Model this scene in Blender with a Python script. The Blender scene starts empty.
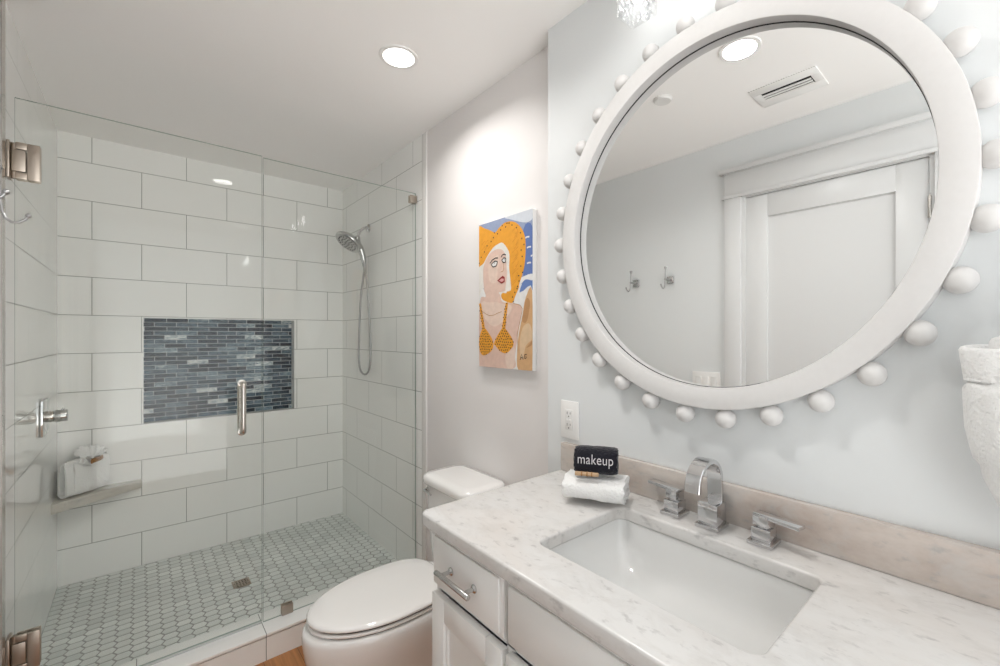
import bpy, bmesh, math, random
from mathutils import Vector, Matrix
R = math.radians
random.seed(7)
SC = bpy.context.scene
COL = SC.collection

# ------------------------------------------------------------------ camera
EYE = 1.366                       # lens height above the bathroom floor
cam_data = bpy.data.cameras.new('camera')
cam = bpy.data.objects.new('camera', cam_data)
COL.objects.link(cam)
cam.location = (0, 0, EYE)
cam.rotation_euler = (R(90), 0, R(-41.0547))
cam_data.sensor_width = 36.0
cam_data.lens = 36.0 * 434.36 / 1000.0
cam_data.shift_x = -0.0179
cam_data.shift_y = 0.00218
cam_data.clip_start = 0.02
SC.camera = cam

# ------------------------------------------------------------------ world and view
world = bpy.data.worlds.new('world')
SC.world = world
world.use_nodes = True
# world fill light through the opening added behind the camera, brighter from below
FILL_UP, FILL_DOWN = 1.5, 4.0
wn = world.node_tree
w_tc = wn.nodes.new('ShaderNodeTexCoord'); w_sp = wn.nodes.new('ShaderNodeSeparateXYZ'); w_cr = wn.nodes.new('ShaderNodeValToRGB')
w_mr = wn.nodes.new('ShaderNodeMapRange'); w_mr.inputs['From Min'].default_value = -1.0; w_mr.inputs['From Max'].default_value = 1.0
wn.links.new(w_tc.outputs['Generated'], w_sp.inputs[0]); wn.links.new(w_sp.outputs['Z'], w_mr.inputs['Value']); wn.links.new(w_mr.outputs[0], w_cr.inputs[0])
w_cr.color_ramp.elements[0].position = 0.40; w_cr.color_ramp.elements[0].color = (FILL_DOWN, FILL_DOWN * .992, FILL_DOWN * .98, 1)
w_cr.color_ramp.elements[1].position = 0.52; w_cr.color_ramp.elements[1].color = (FILL_UP * .955, FILL_UP * .98, FILL_UP, 1)
wn.links.new(w_cr.outputs[0], wn.nodes['Background'].inputs[0])
wn.nodes['Background'].inputs[1].default_value = 1.0
SC.view_settings.view_transform = 'Standard'
SC.view_settings.look = 'None'
SC.view_settings.exposure = 0.2
SC.view_settings.gamma = 1.0
SC.view_settings.use_curve_mapping = False
cy = SC.cycles
cy.max_bounces = 14
cy.diffuse_bounces = 7
cy.glossy_bounces = 7
cy.transmission_bounces = 8
cy.transparent_max_bounces = 24
cy.caustics_reflective = False
cy.caustics_refractive = False
cy.sample_clamp_indirect = 6.0

CAN_W, BULB_E = 4.8, 24.0        # watts of a ceiling can, emission of a vanity bulb

# ------------------------------------------------------------------ room numbers (metres)
CEIL = 2.44
XL, XR, XV = -0.325, 1.1414, 1.084    # left wall, wall behind the toilet, vanity wall
YB, YG, YC = 3.302, 2.16, 2.065       # shower back wall, glass, curb front
YF = -0.9                             # wall behind the photographer
YJ = 1.083                            # where the vanity wall steps out
ZS = 0.045                            # shower floor
TILE_W, TILE_H = 0.4096, 0.2064

# ------------------------------------------------------------------ materials
def new_mat(name):
    m = bpy.data.materials.new(name)
    m.use_nodes = True
    nt = m.node_tree
    return m, nt, nt.nodes['Principled BSDF']

def node(nt, kind, **kw):
    n = nt.nodes.new(kind)
    for k, v in kw.items():
        if k == 'inp':
            for i, val in v.items():
                n.inputs[i].default_value = val
        else:
            setattr(n, k, v)
    return n

def col4(c):
    return (c[0], c[1], c[2], 1.0)

def plain(name, color, rough=0.5, metal=0.0, bump=0.0, scale=60.0, var=0.0, coat=0.0, spec=None):
    m, nt, p = new_mat(name)
    p.inputs['Base Color'].default_value = col4(color)
    p.inputs['Roughness'].default_value = rough
    p.inputs['Metallic'].default_value = metal
    if coat:
        p.inputs['Coat Weight'].default_value = coat
        p.inputs['Coat Roughness'].default_value = 0.05
    if spec is not None:
        p.inputs['Specular IOR Level'].default_value = spec
    tc = node(nt, 'ShaderNodeTexCoord')
    nz = node(nt, 'ShaderNodeTexNoise', inp={'Scale': scale, 'Detail': 4.0})
    nt.links.new(tc.outputs['Object'], nz.inputs['Vector'])
    if bump:
        b = node(nt, 'ShaderNodeBump', inp={'Strength': bump, 'Distance': 0.002})
        nt.links.new(nz.outputs['Fac'], b.inputs['Height'])
        nt.links.new(b.outputs['Normal'], p.inputs['Normal'])
    if var:
        mx = node(nt, 'ShaderNodeMixRGB', blend_type='MIX')
        mx.inputs[1].default_value = col4(color)
        mx.inputs[2].default_value = col4([c * (1 - var) for c in color])
        nt.links.new(nz.outputs['Fac'], mx.inputs[0])
        nt.links.new(mx.outputs[0], p.inputs['Base Color'])
    return m

def emit(name, color, strength):
    m, nt, p = new_mat(name)
    p.inputs['Base Color'].default_value = col4(color)
    p.inputs['Emission Color'].default_value = col4(color)
    p.inputs['Emission Strength'].default_value = strength
    return m

def tile_mat(name, axis, shift, offset_rows=0.0):
    """Glossy white wall tile in running bond; axis is the horizontal object axis."""
    m, nt, p = new_mat(name)
    L = nt.links
    tc = node(nt, 'ShaderNodeTexCoord')
    sp = node(nt, 'ShaderNodeSeparateXYZ')
    L.new(tc.outputs['Object'], sp.inputs[0])
    ax = node(nt, 'ShaderNodeMath', operation='ADD'); ax.inputs[1].default_value = shift
    L.new(sp.outputs[axis], ax.inputs[0])
    az = node(nt, 'ShaderNodeMath', operation='ADD'); az.inputs[1].default_value = -0.0292 + offset_rows
    L.new(sp.outputs['Z'], az.inputs[0])
    cb = node(nt, 'ShaderNodeCombineXYZ')
    L.new(ax.outputs[0], cb.inputs[0]); L.new(az.outputs[0], cb.inputs[1])
    br = node(nt, 'ShaderNodeTexBrick', offset=0.5, offset_frequency=2, squash=1.0, squash_frequency=2)
    br.inputs['Color1'].default_value = (0.89, 0.892, 0.875, 1)
    br.inputs['Color2'].default_value = (0.875, 0.88, 0.86, 1)
    br.inputs['Mortar'].default_value = (0.27, 0.275, 0.26, 1)
    br.inputs['Scale'].default_value = 1.0
    br.inputs['Mortar Size'].default_value = 0.0017
    br.inputs['Mortar Smooth'].default_value = 0.25
    br.inputs['Brick Width'].default_value = TILE_W
    br.inputs['Row Height'].default_value = TILE_H
    L.new(cb.outputs[0], br.inputs['Vector'])
    L.new(br.outputs['Color'], p.inputs['Base Color'])
    rr = node(nt, 'ShaderNodeMapRange')
    rr.inputs['To Min'].default_value = 0.05; rr.inputs['To Max'].default_value = 0.6
    L.new(br.outputs['Fac'], rr.inputs['Value'])
    L.new(rr.outputs[0], p.inputs['Roughness'])
    p.inputs['Specular IOR Level'].default_value = 0.42
    nz = node(nt, 'ShaderNodeTexNoise', inp={'Scale': 4.0, 'Detail': 1.0})
    L.new(tc.outputs['Object'], nz.inputs['Vector'])
    b1 = node(nt, 'ShaderNodeBump', inp={'Strength': 0.04, 'Distance': 0.02})
    L.new(nz.outputs['Fac'], b1.inputs['Height'])
    b2 = node(nt, 'ShaderNodeBump', invert=True, inp={'Strength': 0.5, 'Distance': 0.0015})
    L.new(br.outputs['Fac'], b2.inputs['Height'])
    L.new(b1.outputs['Normal'], b2.inputs['Normal'])
    L.new(b2.outputs['Normal'], p.inputs['Normal'])
    return m

def marble_mat(name, base, blush, blush_amt, vein=0.55):
    m, nt, p = new_mat(name)
    L = nt.links
    tc = node(nt, 'ShaderNodeTexCoord')
    mp = node(nt, 'ShaderNodeMapping', inp={'Scale': (1.0, 0.55, 1.0), 'Rotation': (0, 0, R(24))})
    L.new(tc.outputs['Object'], mp.inputs[0])
    n1 = node(nt, 'ShaderNodeTexNoise', inp={'Scale': 7.0, 'Detail': 6.0, 'Roughness': 0.65})
    n2 = node(nt, 'ShaderNodeTexNoise', inp={'Scale': 24.0, 'Detail': 8.0, 'Roughness': 0.72, 'Distortion': 0.5})
    n3 = node(nt, 'ShaderNodeTexNoise', inp={'Scale': 55.0, 'Detail': 4.0, 'Roughness': 0.6})
    for n in (n1, n2, n3):
        L.new(mp.outputs[0], n.inputs['Vector'])
    r1 = node(nt, 'ShaderNodeMapRange', inp={'From Min': 0.40, 'From Max': 0.68, 'To Max': blush_amt})
    L.new(n1.outputs['Fac'], r1.inputs['Value'])
    m1 = node(nt, 'ShaderNodeMixRGB'); m1.inputs[1].default_value = col4(base); m1.inputs[2].default_value = col4(blush)
    L.new(r1.outputs[0], m1.inputs[0])
    r2 = node(nt, 'ShaderNodeMapRange', inp={'From Min': 0.47, 'From Max': 0.72, 'To Max': vein})
    L.new(n2.outputs['Fac'], r2.inputs['Value'])
    m2 = node(nt, 'ShaderNodeMixRGB'); m2.inputs[2].default_value = (0.50, 0.48, 0.46, 1)
    L.new(r2.outputs[0], m2.inputs[0]); L.new(m1.outputs[0], m2.inputs[1])
    r3 = node(nt, 'ShaderNodeMapRange', inp={'From Min': 0.58, 'From Max': 0.72, 'To Max': 0.6})
    L.new(n3.outputs['Fac'], r3.inputs['Value'])
    m3 = node(nt, 'ShaderNodeMixRGB'); m3.inputs[2].default_value = (0.36, 0.35, 0.35, 1)
    L.new(r3.outputs[0], m3.inputs[0]); L.new(m2.outputs[0], m3.inputs[1])
    L.new(m3.outputs[0], p.inputs['Base Color'])
    p.inputs['Roughness'].default_value = 0.22
    return m

def glass_mat(name, tint, ior=1.45, bump=0.0, bscale=60.0, diffuse=0.0):
    """Thin clear glass: tinted see-through mixed with a Fresnel mirror."""
    m = bpy.data.materials.new(name); m.use_nodes = True
    nt = m.node_tree; nt.nodes.clear(); L = nt.links
    out = node(nt, 'ShaderNodeOutputMaterial')
    tr = node(nt, 'ShaderNodeBsdfTransparent'); tr.inputs[0].default_value = col4(tint)
    gl = node(nt, 'ShaderNodeBsdfGlossy'); gl.inputs['Roughness'].default_value = 0.0
    lw = node(nt, 'ShaderNodeLayerWeight', inp={'Blend': 0.5})       # facing = 1 - |cos|, the same from both sides of a pane
    pw = node(nt, 'ShaderNodeMath', operation='POWER'); pw.inputs[1].default_value = 5.0
    L.new(lw.outputs['Facing'], pw.inputs[0])
    f0 = ((ior - 1) / (ior + 1)) ** 2
    fr = node(nt, 'ShaderNodeMath', operation='MULTIPLY_ADD'); fr.inputs[1].default_value = 1 - f0; fr.inputs[2].default_value = f0
    L.new(pw.outputs[0], fr.inputs[0])
    mx = node(nt, 'ShaderNodeMixShader')
    L.new(fr.outputs[0], mx.inputs[0]); L.new(tr.outputs[0], mx.inputs[1]); L.new(gl.outputs[0], mx.inputs[2])
    last = mx
    if bump:
        tc = node(nt, 'ShaderNodeTexCoord')
        nz = node(nt, 'ShaderNodeTexVoronoi', inp={'Scale': bscale})
        L.new(tc.outputs['Object'], nz.inputs['Vector'])
        b = node(nt, 'ShaderNodeBump', inp={'Strength': bump, 'Distance': 0.01})
        L.new(nz.outputs['Distance'], b.inputs['Height'])
        L.new(b.outputs['Normal'], gl.inputs['Normal']); L.new(b.outputs['Normal'], lw.inputs['Normal'])
    if diffuse:
        df = node(nt, 'ShaderNodeBsdfDiffuse'); df.inputs[0].default_value = (0.9, 0.92, 0.93, 1)
        m2 = node(nt, 'ShaderNodeMixShader'); m2.inputs[0].default_value = diffuse
        L.new(mx.outputs[0], m2.inputs[1]); L.new(df.outputs[0], m2.inputs[2]); last = m2
    L.new(last.outputs[0], out.inputs['Surface'])
    return m

def tone_mat(name, c_dark, c_light, rough, streak=0.0):
    """Mosaic pieces: the 'tone' attribute picks each piece's colour; streaks run inside the glass."""
    m, nt, p = new_mat(name); L = nt.links
    at = node(nt, 'ShaderNodeAttribute', attribute_name='tone')
    cr = node(nt, 'ShaderNodeValToRGB')
    e = cr.color_ramp.elements
    e[0].position = 0.0; e[0].color = col4(c_dark)
    e[1].position = 1.0; e[1].color = col4(c_light)
    src = at.outputs['Fac']
    if streak:
        e[0].color = (0.012, 0.018, 0.028, 1)
        for pos, c in ((0.25, (0.028, 0.045, 0.065)), (0.45, (0.07, 0.11, 0.145)), (0.62, (0.14, 0.20, 0.245)),
                       (0.80, (0.26, 0.34, 0.385)), (0.92, (0.50, 0.56, 0.58))):
            el = e.new(pos); el.color = col4(c)
        tc = node(nt, 'ShaderNodeTexCoord')
        mp = node(nt, 'ShaderNodeMapping', inp={'Scale': (20.0, 20.0, 95.0), 'Rotation': (0, R(9), 0)})
        L.new(tc.outputs['Object'], mp.inputs[0])
        nz = node(nt, 'ShaderNodeTexNoise', inp={'Scale': 1.0, 'Detail': 5.0, 'Distortion': 1.6})
        L.new(mp.outputs[0], nz.inputs['Vector'])
        s1 = node(nt, 'ShaderNodeMath', operation='SUBTRACT'); s1.inputs[1].default_value = 0.5
        L.new(nz.outputs['Fac'], s1.inputs[0])
        s2 = node(nt, 'ShaderNodeMath', operation='MULTIPLY_ADD'); s2.inputs[1].default_value = streak
        L.new(s1.outputs[0], s2.inputs[0]); L.new(at.outputs['Fac'], s2.inputs[2])
        src = s2.outputs[0]
    L.new(src, cr.inputs[0])
    L.new(cr.outputs[0], p.inputs['Base Color'])
    p.inputs['Roughness'].default_value = rough
    if streak:
        p.inputs['Specular IOR Level'].default_value = 0.35
    return m

def wood_floor_mat():
    m, nt, p = new_mat('oak_planks'); L = nt.links
    tc = node(nt, 'ShaderNodeTexCoord')
    sp = node(nt, 'ShaderNodeSeparateXYZ'); L.new(tc.outputs['Object'], sp.inputs[0])
    cb = node(nt, 'ShaderNodeCombineXYZ'); L.new(sp.outputs['Y'], cb.inputs[0]); L.new(sp.outputs['X'], cb.inputs[1])
    br = node(nt, 'ShaderNodeTexBrick', offset=0.37, offset_frequency=2)
    br.inputs['Color1'].default_value = (0.46, 0.22, 0.085, 1); br.inputs['Color2'].default_value = (0.37, 0.165, 0.06, 1)
    br.inputs['Mortar'].default_value = (0.10, 0.045, 0.02, 1)
    br.inputs['Scale'].default_value = 1.0; br.inputs['Mortar Size'].default_value = 0.001
    br.inputs['Brick Width'].default_value = 1.1; br.inputs['Row Height'].default_value = 0.13
    L.new(cb.outputs[0], br.inputs['Vector'])
    mp = node(nt, 'ShaderNodeMapping', inp={'Scale': (38.0, 2.5, 1.0)}); L.new(tc.outputs['Object'], mp.inputs[0])
    nz = node(nt, 'ShaderNodeTexNoise', inp={'Scale': 1.5, 'Detail': 6.0, 'Distortion': 0.5}); L.new(mp.outputs[0], nz.inputs['Vector'])
    mx = node(nt, 'ShaderNodeMixRGB', blend_type='MULTIPLY'); mx.inputs[0].default_value = 0.8
    cr = node(nt, 'ShaderNodeValToRGB')
    cr.color_ramp.elements[0].color = (0.55, 0.5, 0.45, 1); cr.color_ramp.elements[0].position = 0.3
    cr.color_ramp.elements[1].color = (1.15, 1.1, 1.05, 1); cr.color_ramp.elements[1].position = 0.65
    L.new(nz.outputs['Fac'], cr.inputs[0]); L.new(br.outputs['Color'], mx.inputs[1]); L.new(cr.outputs[0], mx.inputs[2])
    L.new(mx.outputs[0], p.inputs['Base Color']); p.inputs['Roughness'].default_value = 0.35
    return m

def terry_mat(name, color):
    m, nt, p = new_mat(name); L = nt.links
    p.inputs['Base Color'].default_value = col4(color)
    p.inputs['Roughness'].default_value = 0.95
    p.inputs['Sheen Weight'].default_value = 0.25
    p.inputs['Specular IOR Level'].default_value = 0.1
    tc = node(nt, 'ShaderNodeTexCoord')
    nz = node(nt, 'ShaderNodeTexNoise', inp={'Scale': 190.0, 'Detail': 5.0})
    n2 = node(nt, 'ShaderNodeTexNoise', inp={'Scale': 60.0, 'Detail': 3.0})
    L.new(tc.outputs['Object'], nz.inputs['Vector']); L.new(tc.outputs['Object'], n2.inputs['Vector'])
    ad = node(nt, 'ShaderNodeMath', operation='ADD'); L.new(nz.outputs['Fac'], ad.inputs[0]); L.new(n2.outputs['Fac'], ad.inputs[1])
    b = node(nt, 'ShaderNodeBump', inp={'Strength': 0.9, 'Distance': 0.004})
    L.new(ad.outputs[0], b.inputs['Height']); L.new(b.outputs['Normal'], p.inputs['Normal'])
    return m

M = {
    'paint': plain('pale_grey_paint', (0.71, 0.73, 0.735), 0.55, bump=0.04, scale=220),
    'paint_warm': plain('soft_white_paint', (0.775, 0.75, 0.74), 0.55, bump=0.04, scale=220),
    'ceiling': plain('ceiling_paint', (0.91, 0.90, 0.885), 0.7, bump=0.04, scale=200),
    'trim': plain('white_trim_paint', (0.655, 0.66, 0.66), 0.35),
    'cabinet': plain('white_cabinet_paint', (0.80, 0.80, 0.785), 0.38),
    'tile_back': tile_mat('wall_tile_back', 'X', 0.1955),
    'tile_right': tile_mat('wall_tile_right', 'Y', -2.6062),
    'tile_left': tile_mat('wall_tile_left', 'Y', -2.72),
    'tile_curb': tile_mat('curb_tile', 'X', 0.0, 0.0),
    'tile_plain': plain('bullnose_tile', (0.80, 0.79, 0.77), 0.15),
    'hex': tone_mat('hex_marble', (0.56, 0.59, 0.575), (0.76, 0.785, 0.765), 0.35),
    'grout': plain('grey_grout', (0.36, 0.37, 0.355), 0.8),
    'mosaic': tone_mat('glass_mosaic', (0.02, 0.03, 0.05), (0.80, 0.83, 0.82), 0.22, streak=1.3),
    'mosaic_grout': plain('mosaic_grout', (0.66, 0.69, 0.70), 0.8),
    'marble': marble_mat('counter_marble', (0.66, 0.655, 0.645), (0.59, 0.55, 0.515), 0.5),
    'marble_blush': marble_mat('blush_marble', (0.60, 0.545, 0.50), (0.42, 0.345, 0.30), 1.0, 0.9),
    'marble_grey': marble_mat('shelf_marble', (0.62, 0.60, 0.55), (0.5, 0.47, 0.42), 0.7),
    'porcelain': plain('porcelain', (0.84, 0.83, 0.815), 0.10, coat=0.5),
    'chrome': plain('chrome', (0.66, 0.66, 0.665), 0.09, 1.0),
    'nickel': plain('brushed_nickel', (0.60, 0.57, 0.53), 0.22, 1.0),
    'bronze': plain('satin_nickel', (0.46, 0.40, 0.34), 0.36, 1.0),
    'steel': plain('satin_steel', (0.55, 0.55, 0.54), 0.26, 1.0),
    'edge_steel': plain('edge_steel', (0.5, 0.5, 0.49), 0.35, 1.0),
    'hose_steel': plain('hose_steel', (0.40, 0.40, 0.40), 0.28, 1.0),
    'basin': plain('basin_porcelain', (0.68, 0.68, 0.67), 0.12, coat=0.4),
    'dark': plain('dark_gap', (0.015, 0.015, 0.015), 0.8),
    'slot': plain('slot_grey', (0.12, 0.12, 0.12), 0.7),
    'rubber': plain('grey_nozzles', (0.10, 0.10, 0.10), 0.6),
    'mirror': plain('silvered_glass', (0.93, 0.94, 0.935), 0.0, 1.0),
    'frame': plain('whitewashed_wood', (0.66, 0.65, 0.64), 0.55, bump=0.05, scale=90, var=0.06),
    'glass': glass_mat('shower_glass', (0.988, 0.995, 0.988), 1.27),
    'glass_edge': plain('glass_edge', (0.36, 0.43, 0.39), 0.15),
    'crystal': glass_mat('crystal', (0.95, 0.955, 0.96), 1.55, bump=1.0, bscale=60.0, diffuse=0.05),
    'lens': emit('lamp_lens', (1.0, 0.98, 0.95), 4.0),
    'bulb': emit('bulb_glow', (1.0, 0.97, 0.93), BULB_E),
    'wood': wood_floor_mat(),
    'terry': terry_mat('white_terry', (0.82, 0.82, 0.81)),
    'terry_black': terry_mat('black_terry', (0.012, 0.012, 0.018)),
    'thread': plain('grey_thread', (0.62, 0.60, 0.62), 0.8),
    'tan': plain('tan_wrapper', (0.62, 0.42, 0.25), 0.5, var=0.5, scale=110),
    'amber': plain('amber_wrapper', (0.42, 0.20, 0.06), 0.3, var=0.6, scale=90),
    'plastic': plain('white_plastic', (0.82, 0.815, 0.80), 0.3),
    'plastic_dim': plain('white_plastic_face', (0.74, 0.735, 0.72), 0.3),
}

# ------------------------------------------------------------------ mesh helpers
class MB:
    def __init__(self):
        self.bm = bmesh.new()
    def _add(self, src, mi):
        vm = {}
        for v in src.verts:
            vm[v] = self.bm.verts.new(v.co)
        for f in src.faces:
            try:
                nf = self.bm.faces.new([vm[v] for v in f.verts]); nf.material_index = mi
            except ValueError:
                pass
        src.free()
        return self
    def box(self, x0, x1, y0, y1, z0, z1, bev=0.0, seg=2, mi=0, mat=None):
        t = bmesh.new()
        bmesh.ops.create_cube(t, size=1.0)
        for v in t.verts:
            v.co = Vector(((x0 + x1) / 2 + v.co.x * (x1 - x0), (y0 + y1) / 2 + v.co.y * (y1 - y0), (z0 + z1) / 2 + v.co.z * (z1 - z0)))
        if bev:
            bmesh.ops.bevel(t, geom=t.edges[:], offset=bev, segments=seg, affect='EDGES', profile=0.5)
        if mat is not None:
            bmesh.ops.transform(t, matrix=mat, verts=t.verts[:])
        return self._add(t, mi)
    def loft(self, loops, cap0=True, cap1=True, closed=True, mi=0):
        bm = self.bm
        rings = [[bm.verts.new(Vector(p)) for p in lp] for lp in loops]
        n = len(rings[0])
        for a, b in zip(rings, rings[1:]):
            for i in range(n if closed else n - 1):
                j = (i + 1) % n
                f = bm.faces.new((a[i], a[j], b[j], b[i])); f.material_index = mi
        if cap0:
            f = bm.faces.new(rings[0][::-1]); f.material_index = mi
        if cap1:
            f = bm.faces.new(rings[-1]); f.material_index = mi
        return self
    def ring(self, loops, mi=0):
        """loops swept round and joined end to end (torus-like)."""
        return self.loft(list(loops) + [loops[0]] if False else loops, False, False, True, mi)
    def cyl(self, p0, p1, r0, r1=None, seg=24, bev=0.0, mi=0):
        r1 = r0 if r1 is None else r1
        p0, p1 = Vector(p0), Vector(p1)
        d = (p1 - p0); ln = d.length; d.normalize()
        prof = [(r0, 0.0), (r1, ln)]
        if bev:
            prof = [(r0 - bev, 0.0), (r0 - bev * .3, bev * .3), (r0, bev), (r1, ln - bev), (r1 - bev * .3, ln - bev * .3), (r1 - bev, ln)]
        return self.lathe(prof, p0, d, seg, mi=mi)
    def lathe(self, prof, o, axis, seg=32, caps=True, mi=0):
        o = Vector(o); axis = Vector(axis).normalized()
        a = axis.orthogonal().normalized(); b = axis.cross(a)
        loops = []
        for r, h in prof:
            loops.append([o + axis * h + (a * math.cos(t) + b * math.sin(t)) * max(r, 1e-5) for t in (2 * math.pi * k / seg for k in range(seg))])
        return self.loft(loops, caps, caps, True, mi)
    def tube(self, pts, r, seg=10, mi=0, caps=True):
        pts = [Vector(p) for p in pts]
        n = len(pts); loops = []
        up = None
        for i, p in enumerate(pts):
            t = (pts[min(i + 1, n - 1)] - pts[max(i - 1, 0)]).normalized()
            if up is None:
                up = t.orthogonal().normalized()
            up = (up - t * up.dot(t)).normalized()
            s = t.cross(up)
            rr = r(i / (n - 1)) if callable(r) else r
            loops.append([p + (up * math.cos(a) + s * math.sin(a)) * rr for a in (2 * math.pi * k / seg for k in range(seg))])
        return self.loft(loops, caps, caps, True, mi)
    def prism(self, poly, fn, h0, h1, mi=0):
        """poly of 2-D points, fn(p, h) -> world point."""
        return self.loft([[fn(p, h0) for p in poly], [fn(p, h1) for p in poly]], True, True, True, mi)
    def ball(self, c, r, scale=(1, 1, 1), seg=20, mi=0):
        t = bmesh.new()
        bmesh.ops.create_uvsphere(t, u_segments=seg, v_segments=max(8, seg * 2 // 3), radius=r)
        for v in t.verts:
            v.co = Vector((c[0] + v.co.x * scale[0], c[1] + v.co.y * scale[1], c[2] + v.co.z * scale[2]))
        return self._add(t, mi)

def link_obj(o, parent):
    COL.objects.link(o)
    if parent is not None:
        o.parent = parent

def world_loc(o):
    p = Vector((0, 0, 0))
    while o is not None:
        p += o.location; o = o.parent
    return p

def obj(name, mb, mats, parent=None, loc=None, smooth=38, kind=None, recalc=True):
    """One mesh object; geometry is given in room coordinates."""
    base = world_loc(parent) if parent is not None else Vector((0, 0, 0))
    o_loc = Vector(loc) if loc is not None else base
    bm = mb.bm
    if recalc:
        bmesh.ops.recalc_face_normals(bm, faces=bm.faces[:])
    bmesh.ops.translate(bm, vec=-o_loc, verts=bm.verts[:])
    me = bpy.data.meshes.new(name)
    bm.to_mesh(me); bm.free()
    for m in (mats if isinstance(mats, (list, tuple)) else [mats]):
        me.materials.append(M[m] if isinstance(m, str) else m)
    if smooth:
        for p in me.polygons:
            p.use_smooth = True
        me.set_sharp_from_angle(angle=R(smooth))
    o = bpy.data.objects.new(name, me)
    o.location = o_loc - base
    link_obj(o, parent)
    if kind:
        o['kind'] = kind
    return o

def tag(o, label, cat, group=None):
    o['label'] = label; o['category'] = cat
    if group:
        o['group'] = group
    return o

def thing(name, label, cat, loc, group=None):
    o = bpy.data.objects.new(name, None)
    o.empty_display_size = 0.05
    o.location = loc
    COL.objects.link(o)
    return tag(o, label, cat, group)

def copy_thing(src, delta, label, group=None):
    r = src.copy(); COL.objects.link(r); r.location = Vector(src.location) + Vector(delta)
    r['label'] = label
    if group:
        r['group'] = group
    for ch in src.children:
        c = ch.copy(); COL.objects.link(c); c.parent = r
        for g in ch.children:
            d = g.copy(); COL.objects.link(d); d.parent = c
    return r

def rrect(x0, x1, y0, y1, r, n=6):
    """Rounded rectangle, counter-clockwise, 4*(n+1) points."""
    pts = []
    for cx_, cy_, a0 in ((x1 - r, y1 - r, 0), (x0 + r, y1 - r, 90), (x0 + r, y0 + r, 180), (x1 - r, y0 + r, 270)):
        for k in range(n + 1):
            a = R(a0 + 90 * k / n)
            pts.append((cx_ + r * math.cos(a), cy_ + r * math.sin(a)))
    return pts

# ================================================================== the room
def slab(name, boxes, mat, kind='structure', loc=(0, 0, 0), parent=None, bev=0):
    mb = MB()
    for b in boxes:
        mb.box(*b, bev=bev)
    return obj(name, mb, mat, parent, loc if parent is None else None, smooth=30 if bev else 0, kind=kind if parent is None else None)

M['tile_curb'] = tile_mat('curb_tile_bond', 'X', 0.2134, 0.0692)
NX0, NX1, NZ0, NZ1, ND = 0.015, 0.812, 0.852, 1.468, 0.075      # niche
slab('floor', [(XL - .1, XR + .15, YF - .1, YB + .12, -0.1, 0.0)], 'wood')
slab('ceiling', [(XL - .1, XR + .15, YF - .1, YB + .12, CEIL, CEIL + .1)], 'ceiling')
wall_back = slab('wall_shower_back', [(XL - .1, NX0, YB, YB + .12, 0, CEIL), (NX1, XR + .15, YB, YB + .12, 0, CEIL),
                 (NX0, NX1, YB, YB + .12, 0, NZ0), (NX0, NX1, YB, YB + .12, NZ1, CEIL), (NX0, NX1, YB + ND + .006, YB + .12, NZ0, NZ1)], 'tile_back')
YT_L, YT_R = 2.108, 2.093        # where the tile stops on each side wall
slab('wall_shower_left', [(XL - .1, XL, YT_L, YB, 0, CEIL)], 'tile_left')
slab('wall_shower_right', [(XR, XR + .15, YT_R, YB, 0, CEIL)], 'tile_right')
slab('wall_left', [(XL - .1, XL, YF, 0.232, 0, CEIL), (XL - .1, XL, 0.963, YT_L - .045, 0, CEIL), (XL - .1, XL, 0.232, 0.963, 2.108, CEIL),
                   (XL - .1, XL - .06, 0.232, 0.963, 0, 2.108)], 'paint')
slab('wall_right', [(XR + .003, XR + .15, YJ, YT_R - .05, 0, CEIL)], 'paint_warm')
slab('wall_vanity', [(XV, XR + .15, YF, YJ, 0, CEIL)], 'paint')
# unseen wall behind the photographer, with a wide opening added to let fill light in
slab('wall_front', [(XL - .1, XL + .04, YF - .1, YF, 0, CEIL), (XV - .04, XR + .15, YF - .1, YF, 0, CEIL), (XL + .04, XV - .04, YF - .1, YF, 2.38, CEIL)], 'paint')
o = slab('trim_1', [(XL - .1, XL + .004, YT_L - .045, YT_L, 0, CEIL)], 'nickel')          # metal edge of the left tile
slab('trim_2', [(XR - .002, XR + .15, YT_R - .05, YT_R - .001, 0, CEIL)], 'tile_plain', bev=0.0012)   # bullnose edge of the right tile
slab('baseboard_right', [(XR - .012, XR + .003, YJ + .001, YC - .001, 0, 0.12)], 'trim')
slab('baseboard_left', [(XL, XL + .014, 1.07, YC - .001, 0, 0.12), (XL, XL + .014, YF, 0.128, 0, 0.12)], 'trim')

# curb with a darker line under its cap
mb = MB()
mb.box(XL, XR, YC + .003, 2.235, 0.0003, 0.097, mi=0)
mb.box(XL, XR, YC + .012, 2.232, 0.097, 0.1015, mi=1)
mb.box(XL, XR, YC, 2.238, 0.1015, 0.114, bev=0.002, mi=0)
obj('trim_3', mb, ['tile_curb', 'dark'], None, (0, 0, 0), smooth=30, kind='structure')

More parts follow.
